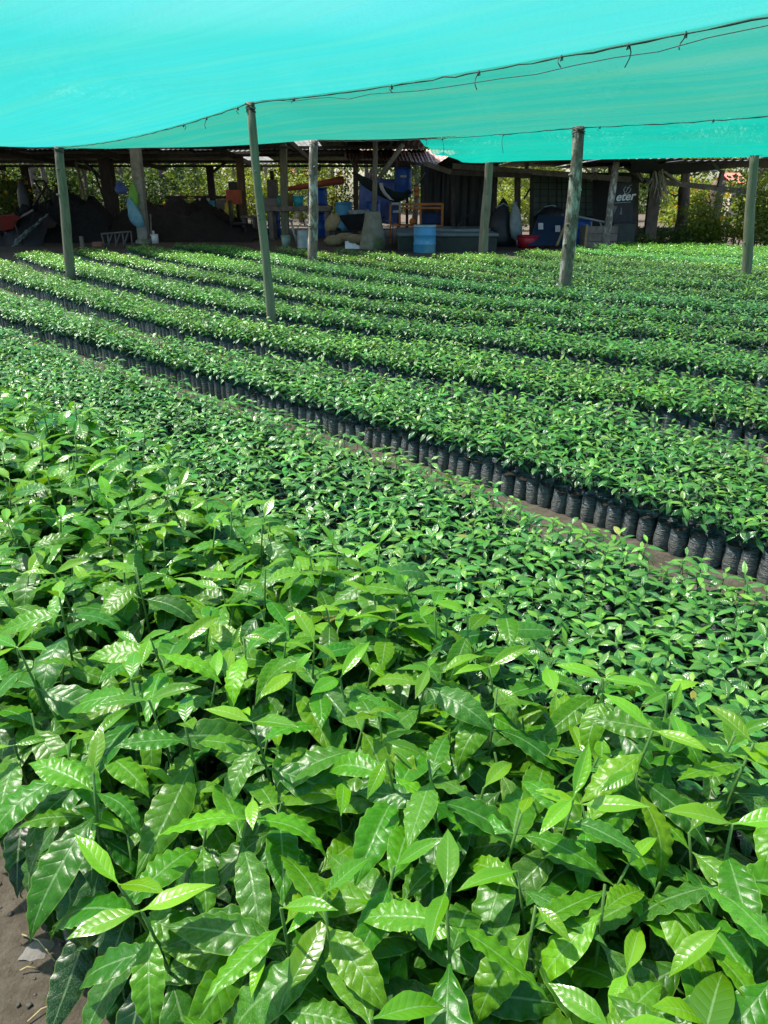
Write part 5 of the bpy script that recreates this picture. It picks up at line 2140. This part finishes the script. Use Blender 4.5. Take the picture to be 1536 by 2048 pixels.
# ------------------------------------------------------------------ trees and bushes behind
def leaf_cloud(blobs, n, size, seed, flat=.25):
    """many small bent leaves spread through ellipsoids (cx, cy, cz, rx, ry, rz)"""
    r = np.random.default_rng(seed)
    B = np.array(blobs)
    vol = B[:, 3] * B[:, 4] * B[:, 5]
    pick = r.choice(len(B), n, p=vol / vol.sum())
    d = r.normal(size=(n, 3))
    d /= np.linalg.norm(d, axis=1)[:, None]
    rad = r.uniform(.35, 1.06, n) ** .5
    c = B[pick, :3] + d * B[pick, 3:] * rad[:, None]
    c = c[c[:, 2] > .03]
    n = len(c)
    ax = r.normal(size=(n, 3)) * np.array([1, 1, .6])
    ax[:, 2] -= .35
    ax /= np.linalg.norm(ax, axis=1)[:, None]
    sd = np.cross(ax, r.normal(size=(n, 3)))
    sd /= np.linalg.norm(sd, axis=1)[:, None]
    L = size * r.uniform(.6, 1.4, n)[:, None]
    up = np.cross(sd, ax)
    v = np.stack([c, c + ax * L * .5 + sd * L * .26 + up * L * .06, c + ax * L, c + ax * L * .5 - sd * L * .26 + up * L * .06], 1).reshape(-1, 3)
    f = np.arange(n * 4).reshape(-1, 4)
    return v, f


def plant(name, label, cat, x, y, trunks, blobs, n, size, mat, bark, group=None, flowers=0, part='crown'):
    o = thing(name, label, cat, (x, y, 0), 0, group)
    for tr in trunks:
        m = MB()
        m.tube(tr[0], tr[1], 7, jit=.08)
        m.build('trunk' if cat == 'tree' else 'stem', bark, o, True)
    v, f = leaf_cloud(blobs, n, size, int(abs(x * 131 + y * 17)) + n)
    me = bpy.data.meshes.new(part)
    me.from_pydata(v.tolist(), [], f.tolist())
    me.materials.append(mat)
    me.update()
    link(bpy.data.objects.new(part, me), o)
    if flowers:
        r = np.random.default_rng(int(abs(x * 77) + 900))
        B = np.array(blobs)
        m = MB()
        for _ in range(flowers):
            q = B[r.integers(len(B))]
            a, e = r.uniform(math.pi, 2 * math.pi), r.uniform(-.3, 1.1)
            p = Vector((q[0] + q[3] * math.cos(a) * math.cos(e), q[1] + q[4] * math.sin(a) * math.cos(e), max(.2, q[2] + q[5] * math.sin(e))))
            for k in range(5):
                b_ = k * 1.257 + r.uniform(0, 1)
                dv = Vector((math.cos(b_), -.5, math.sin(b_))) * r.uniform(.05, .085)
                sv = Vector((-math.sin(b_), 0, math.cos(b_))) * .028
                m.add([p, p + dv * .6 + sv, p + dv, p + dv * .6 - sv], [(0, 1, 2, 3)])
        m.build('blossom', M_flower, o)
    return o


GT = 'trees standing beyond the shed'
rt = random.Random(3)


def tree(px, Y, h, mat, label, bark=M_bark, crown_lo=.2, wide=1.6, n=2600, size=.16, lean=0.0):
    x = at_y(px, 400, Y).x
    path = [Vector((lean * (k / 5) ** 1.4 + rt.uniform(-.06, .06), rt.uniform(-.06, .06), h * .85 * k / 5 - (.1 if k == 0 else 0))) for k in range(6)]
    r0 = rt.uniform(.08, .14)
    trunks = [(path, [r0 * (1 - .7 * k / 5) for k in range(6)])]
    for _ in range(3):
        k = rt.uniform(.3, .7)
        a = rt.uniform(0, 6.28)
        s = Vector((lean * k ** 1.4, 0, h * .85 * k))
        trunks.append(([s, s + Vector((math.cos(a) * .5, math.sin(a) * .5, .5)), s + Vector((math.cos(a) * 1.0, math.sin(a) * 1.0, 1.2))], [r0 * .45, r0 * .3, r0 * .12]))
    blobs = []
    for _ in range(13):
        zz = h * rt.uniform(crown_lo, 1.0)
        q = wide * rt.uniform(.25, .5)
        a, d = rt.uniform(0, 6.28), wide * rt.uniform(0, .75)
        blobs.append((lean * .7 + d * math.cos(a), d * math.sin(a), zz, q * 1.3, q * 1.2, q * .8))
    return plant('background_tree', label, 'tree', x, Y, trunks, blobs, n, size, mat, bark, None)


tree(-40, 31, 5.5, M_fol_dark_shade, 'dark leafy tree at the far left edge behind the shed', n=2600, crown_lo=.1, wide=2.2)
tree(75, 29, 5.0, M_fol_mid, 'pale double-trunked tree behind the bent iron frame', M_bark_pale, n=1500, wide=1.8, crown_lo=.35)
tree(95, 29.4, 5.2, M_fol_dark_shade, 'second slim tree right behind the bent iron frame', M_bark_pale, n=1500, wide=1.6, crown_lo=.25)
tree(175, 32, 5.6, M_fol_dark_shade, 'dense dark tree behind the black soil heap', n=3000, crown_lo=.05, wide=2.3)
tree(325, 30, 5.2, M_fol_dark_shade, 'dark leafy tree just right of the concrete post', n=3000, crown_lo=.08, wide=2.0)
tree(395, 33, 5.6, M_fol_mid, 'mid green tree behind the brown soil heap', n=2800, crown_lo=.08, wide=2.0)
tree(470, 36, 6.0, M_fol_lime_sun, 'sunlit yellow-green tree behind the brown shed post', M_bark_pale, n=2800, crown_lo=.05, wide=2.2)
tree(535, 34, 5.8, M_fol_lime_sun, 'sunlit loose tree seen behind the dark machine', M_bark_pale, n=1900, crown_lo=.1, wide=1.9)
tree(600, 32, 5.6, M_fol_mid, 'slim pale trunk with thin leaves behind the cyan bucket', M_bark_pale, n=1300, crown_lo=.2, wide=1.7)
tree(668, 33, 5.6, M_fol_lime_sun, 'sunlit slender tree between the mottled pole and the hammock', M_bark_pale, n=1700, crown_lo=.1, wide=1.7)
tree(735, 29, 5.0, M_fol_dark_shade, 'dark tree over the blue tarpaulin', n=2600, crown_lo=.25, wide=1.9)
tree(830, 30, 5.0, M_fol_dark_shade, 'dark tree behind the rusty roof', n=2600, crown_lo=.25, wide=2.0)
tree(1000, 32, 5.2, M_fol_lime_sun, 'sunlit tree seen through the shelter opening, left part', M_bark_pale, n=2400, crown_lo=.05, wide=1.9)
tree(1060, 34, 5.2, M_fol_lime_sun, 'sunlit tree seen through the shelter opening, right part', M_bark_pale, n=2400, crown_lo=.05, wide=1.9)
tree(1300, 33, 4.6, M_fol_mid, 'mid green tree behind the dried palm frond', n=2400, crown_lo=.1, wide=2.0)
tree(1400, 36, 5.0, M_fol_lime_sun, 'far yellow-green tree between the two dark right-hand trunks', n=2400, crown_lo=.08, wide=2.2)
tree(1510, 31, 4.6, M_fol_dark_shade, 'dark tree at the far right edge above the bushes', n=2400, crown_lo=.15, wide=1.9)
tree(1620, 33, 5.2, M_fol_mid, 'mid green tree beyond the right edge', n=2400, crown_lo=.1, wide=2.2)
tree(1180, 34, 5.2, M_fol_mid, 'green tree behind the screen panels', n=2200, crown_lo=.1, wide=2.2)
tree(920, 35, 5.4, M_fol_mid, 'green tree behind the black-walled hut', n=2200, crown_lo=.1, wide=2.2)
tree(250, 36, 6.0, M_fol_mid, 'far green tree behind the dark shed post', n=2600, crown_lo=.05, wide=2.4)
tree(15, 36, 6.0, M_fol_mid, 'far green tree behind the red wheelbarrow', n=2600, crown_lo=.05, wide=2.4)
for i, (px, Y, h) in enumerate([(-350, 40, 5), (-150, 44, 5.2), (60, 43, 5), (300, 45, 5.3), (560, 46, 5.4), (820, 45, 5.3), (1060, 46, 5.4), (1300, 45, 5.2), (1560, 44, 5.2), (1800, 42, 5)]):
    tree(px, Y, h, M_fol_dark_shade if i < 3 else M_fol_mid if i % 2 else M_fol_lime_sun, 'tall tree of the far row beyond the nursery, ' + ['outermost left', 'second from left', 'behind the far red wheelbarrow', 'behind the concrete post', 'behind the greenish post', 'behind the rusty roof', 'behind the screen panels', 'behind the dried frond', 'behind the right edge bushes', 'outermost right'][i], n=7500, crown_lo=.04, wide=4.2, size=.30)


def bush(name, label, px, Y, w, h, mat, n, size, flowers=0, stems=6):
    x = at_y(px, 430, Y).x
    r_ = random.Random(px)
    trunks, blobs = [], []
    for i in range(stems):
        bx, by = r_.uniform(-w * .5, w * .5), r_.uniform(-.4, .4)
        tx = bx + r_.uniform(-.3, .3)
        hh = h * r_.uniform(.6, 1.0)
        trunks.append(([Vector((bx, by, -.03)), Vector(((bx + tx) / 2 + r_.uniform(-.1, .1), by, hh * .5)), Vector((tx, by + r_.uniform(-.2, .2), hh))], [.022, .016, .006]))
        blobs += [(tx, by, hh * .9, w * .24, .4, h * .20), (bx, by, hh * .45, w * .28, .5, h * .26)]
    return plant(name, label, 'bush', x, Y, trunks, blobs, n, size, mat, M_stem_brown, None, flowers, 'foliage')


bush('flowering_bush', 'bright yellow-flowered bush behind the dried palm frond', 1350, 24.5, 2.0, 1.5, M_fol_lime_sun, 2400, .11, 26)
bush('flowering_bush', 'yellow-flowered bush between the two dark trunks on the right', 1405, 23.5, 1.8, 1.5, M_fol_lime_sun, 2400, .11, 26)
bush('leafy_bush', 'tangled green bush left of the smooth greenish pole', 1452, 18.6, 1.6, 1.2, M_fol_lime_sun, 3000, .085, 3)
bush('leafy_bush', 'dense bush right behind the smooth greenish pole', 1512, 18.2, 1.6, 1.55, M_fol_lime_sun, 3000, .085, 2)
bush('leafy_bush', 'darker bush cut by the right edge of the frame', 1580, 17.8, 1.7, 1.5, M_fol_mid, 2800, .085)
bush('leafy_bush', 'low weedy bush at the foot of the dried palm frond', 1345, 19.2, 1.3, .45, M_fol_mid, 1500, .07, 0, 8)
bush('leafy_bush', 'low weed clump right of the dark bin', 1282, 18.7, .7, .34, M_fol_mid, 700, .06, 0, 6)
bush('leafy_bush', 'low weeds under the second dark trunk on the right', 1400, 18.9, 1.1, .5, M_fol_mid, 1500, .07, 0, 8)
bush('flowering_bush', 'yellow-flowered bush at the far left edge under the shed roof', 0, 26, 2.0, 1.9, M_fol_mid, 2200, .12, 14)
bush('leafy_bush', 'green bush behind the folded black parasol', 60, 26.5, 2.0, 1.5, M_fol_dark_shade, 2200, .12)
bush('leafy_bush', 'green bush behind the thin bare stick', 150, 27.5, 2.2, 1.6, M_fol_mid, 2200, .12)
bush('leafy_bush', 'shaded bush behind the concrete post', 300, 28, 2.2, 1.6, M_fol_dark_shade, 2400, .12)
bush('leafy_bush', 'green bush behind the brown soil heap', 400, 28, 2.2, 1.4, M_fol_mid, 2200, .12, 6)
bush('leafy_bush', 'sunlit bush behind the orange-red crate', 510, 29, 2.4, 1.7, M_fol_lime_sun, 2400, .12)
bush('leafy_bush', 'sunlit bush behind the orange pipe', 625, 29, 2.6, 1.7, M_fol_lime_sun, 2400, .12)
bush('flowering_bush', 'small yellow-flowered shrub right of the orange pipe end', 692, 23.8, .55, 1.75, M_fol_dark_shade, 500, .09, 16, 3)
bush('leafy_bush', 'sunlit bush seen through the shelter opening', 1025, 26, 2.2, 1.5, M_fol_lime_sun, 2600, .12)
# two dark trunks among the bushes
for lab, q, r_ in (('dark broken tree trunk among the flowering bushes', [(1358, 470), (1366, 425), (1368, 378), (1372, 345)], [.17, .15, .14, .11]), ('brown leaning trunk wrapped in creepers near the right edge', [(1418, 468), (1428, 420), (1438, 370), (1440, 362)], [.18, .17, .17, .16]), ):
    b = at_y(*q[0], 20.0)
    o = thing('bare_trunk', lab, 'trunk', (b.x, 20.0, 0))
    m = MB()
    pts_ = [Vector((0, 0, -.05))] + [at_y(*p, 20.0) - Vector((b.x, 20, 0)) for p in q[1:]]
    P_ = chain(pts_, 12)
    m.tube(P_, [float(np.interp(i / 12, [0, .33, .66, 1], r_)) * random.uniform(.9, 1.1) for i in range(13)], 10, jit=.1)
    m.build('bole', M_bark, o, True)
    for i in range(3):
        m = MB()
        s = P_[3 + i * 3]
        a = random.choice((-1, 1))
        m.tube([s, s + Vector((a * .2, -.05, -.12)), s + Vector((a * .42, -.1, -.04))], [.04, .025, .008], 6)
        m.build('branch', M_bark, o, True)
b = at_z(1325, 484)
o = thing('bent_branch', 'pale bent dead branch lying before the dried palm frond', 'branch', b)
m = MB()
m.tube([at_y(*q, b.y) - b for q in ((1316, 484), (1330, 466), (1345, 462), (1372, 470), (1385, 482))], [.028, .03, .028, .022, .012], 6)
m.build('branch', M_thatch, o, True)
o = thing('fallen_log', 'dark fallen log across the ground between the two trunks', 'log', (at_y(1350, 465, 20.4).x, 20.4, .22))
m = MB()
m.tube([(-1.3, 0, 0), (0, .05, .02), (1.5, 0, -.02)], [.13, .12, .10], 9, jit=.08)
m.build('log', M_bark, o, True)
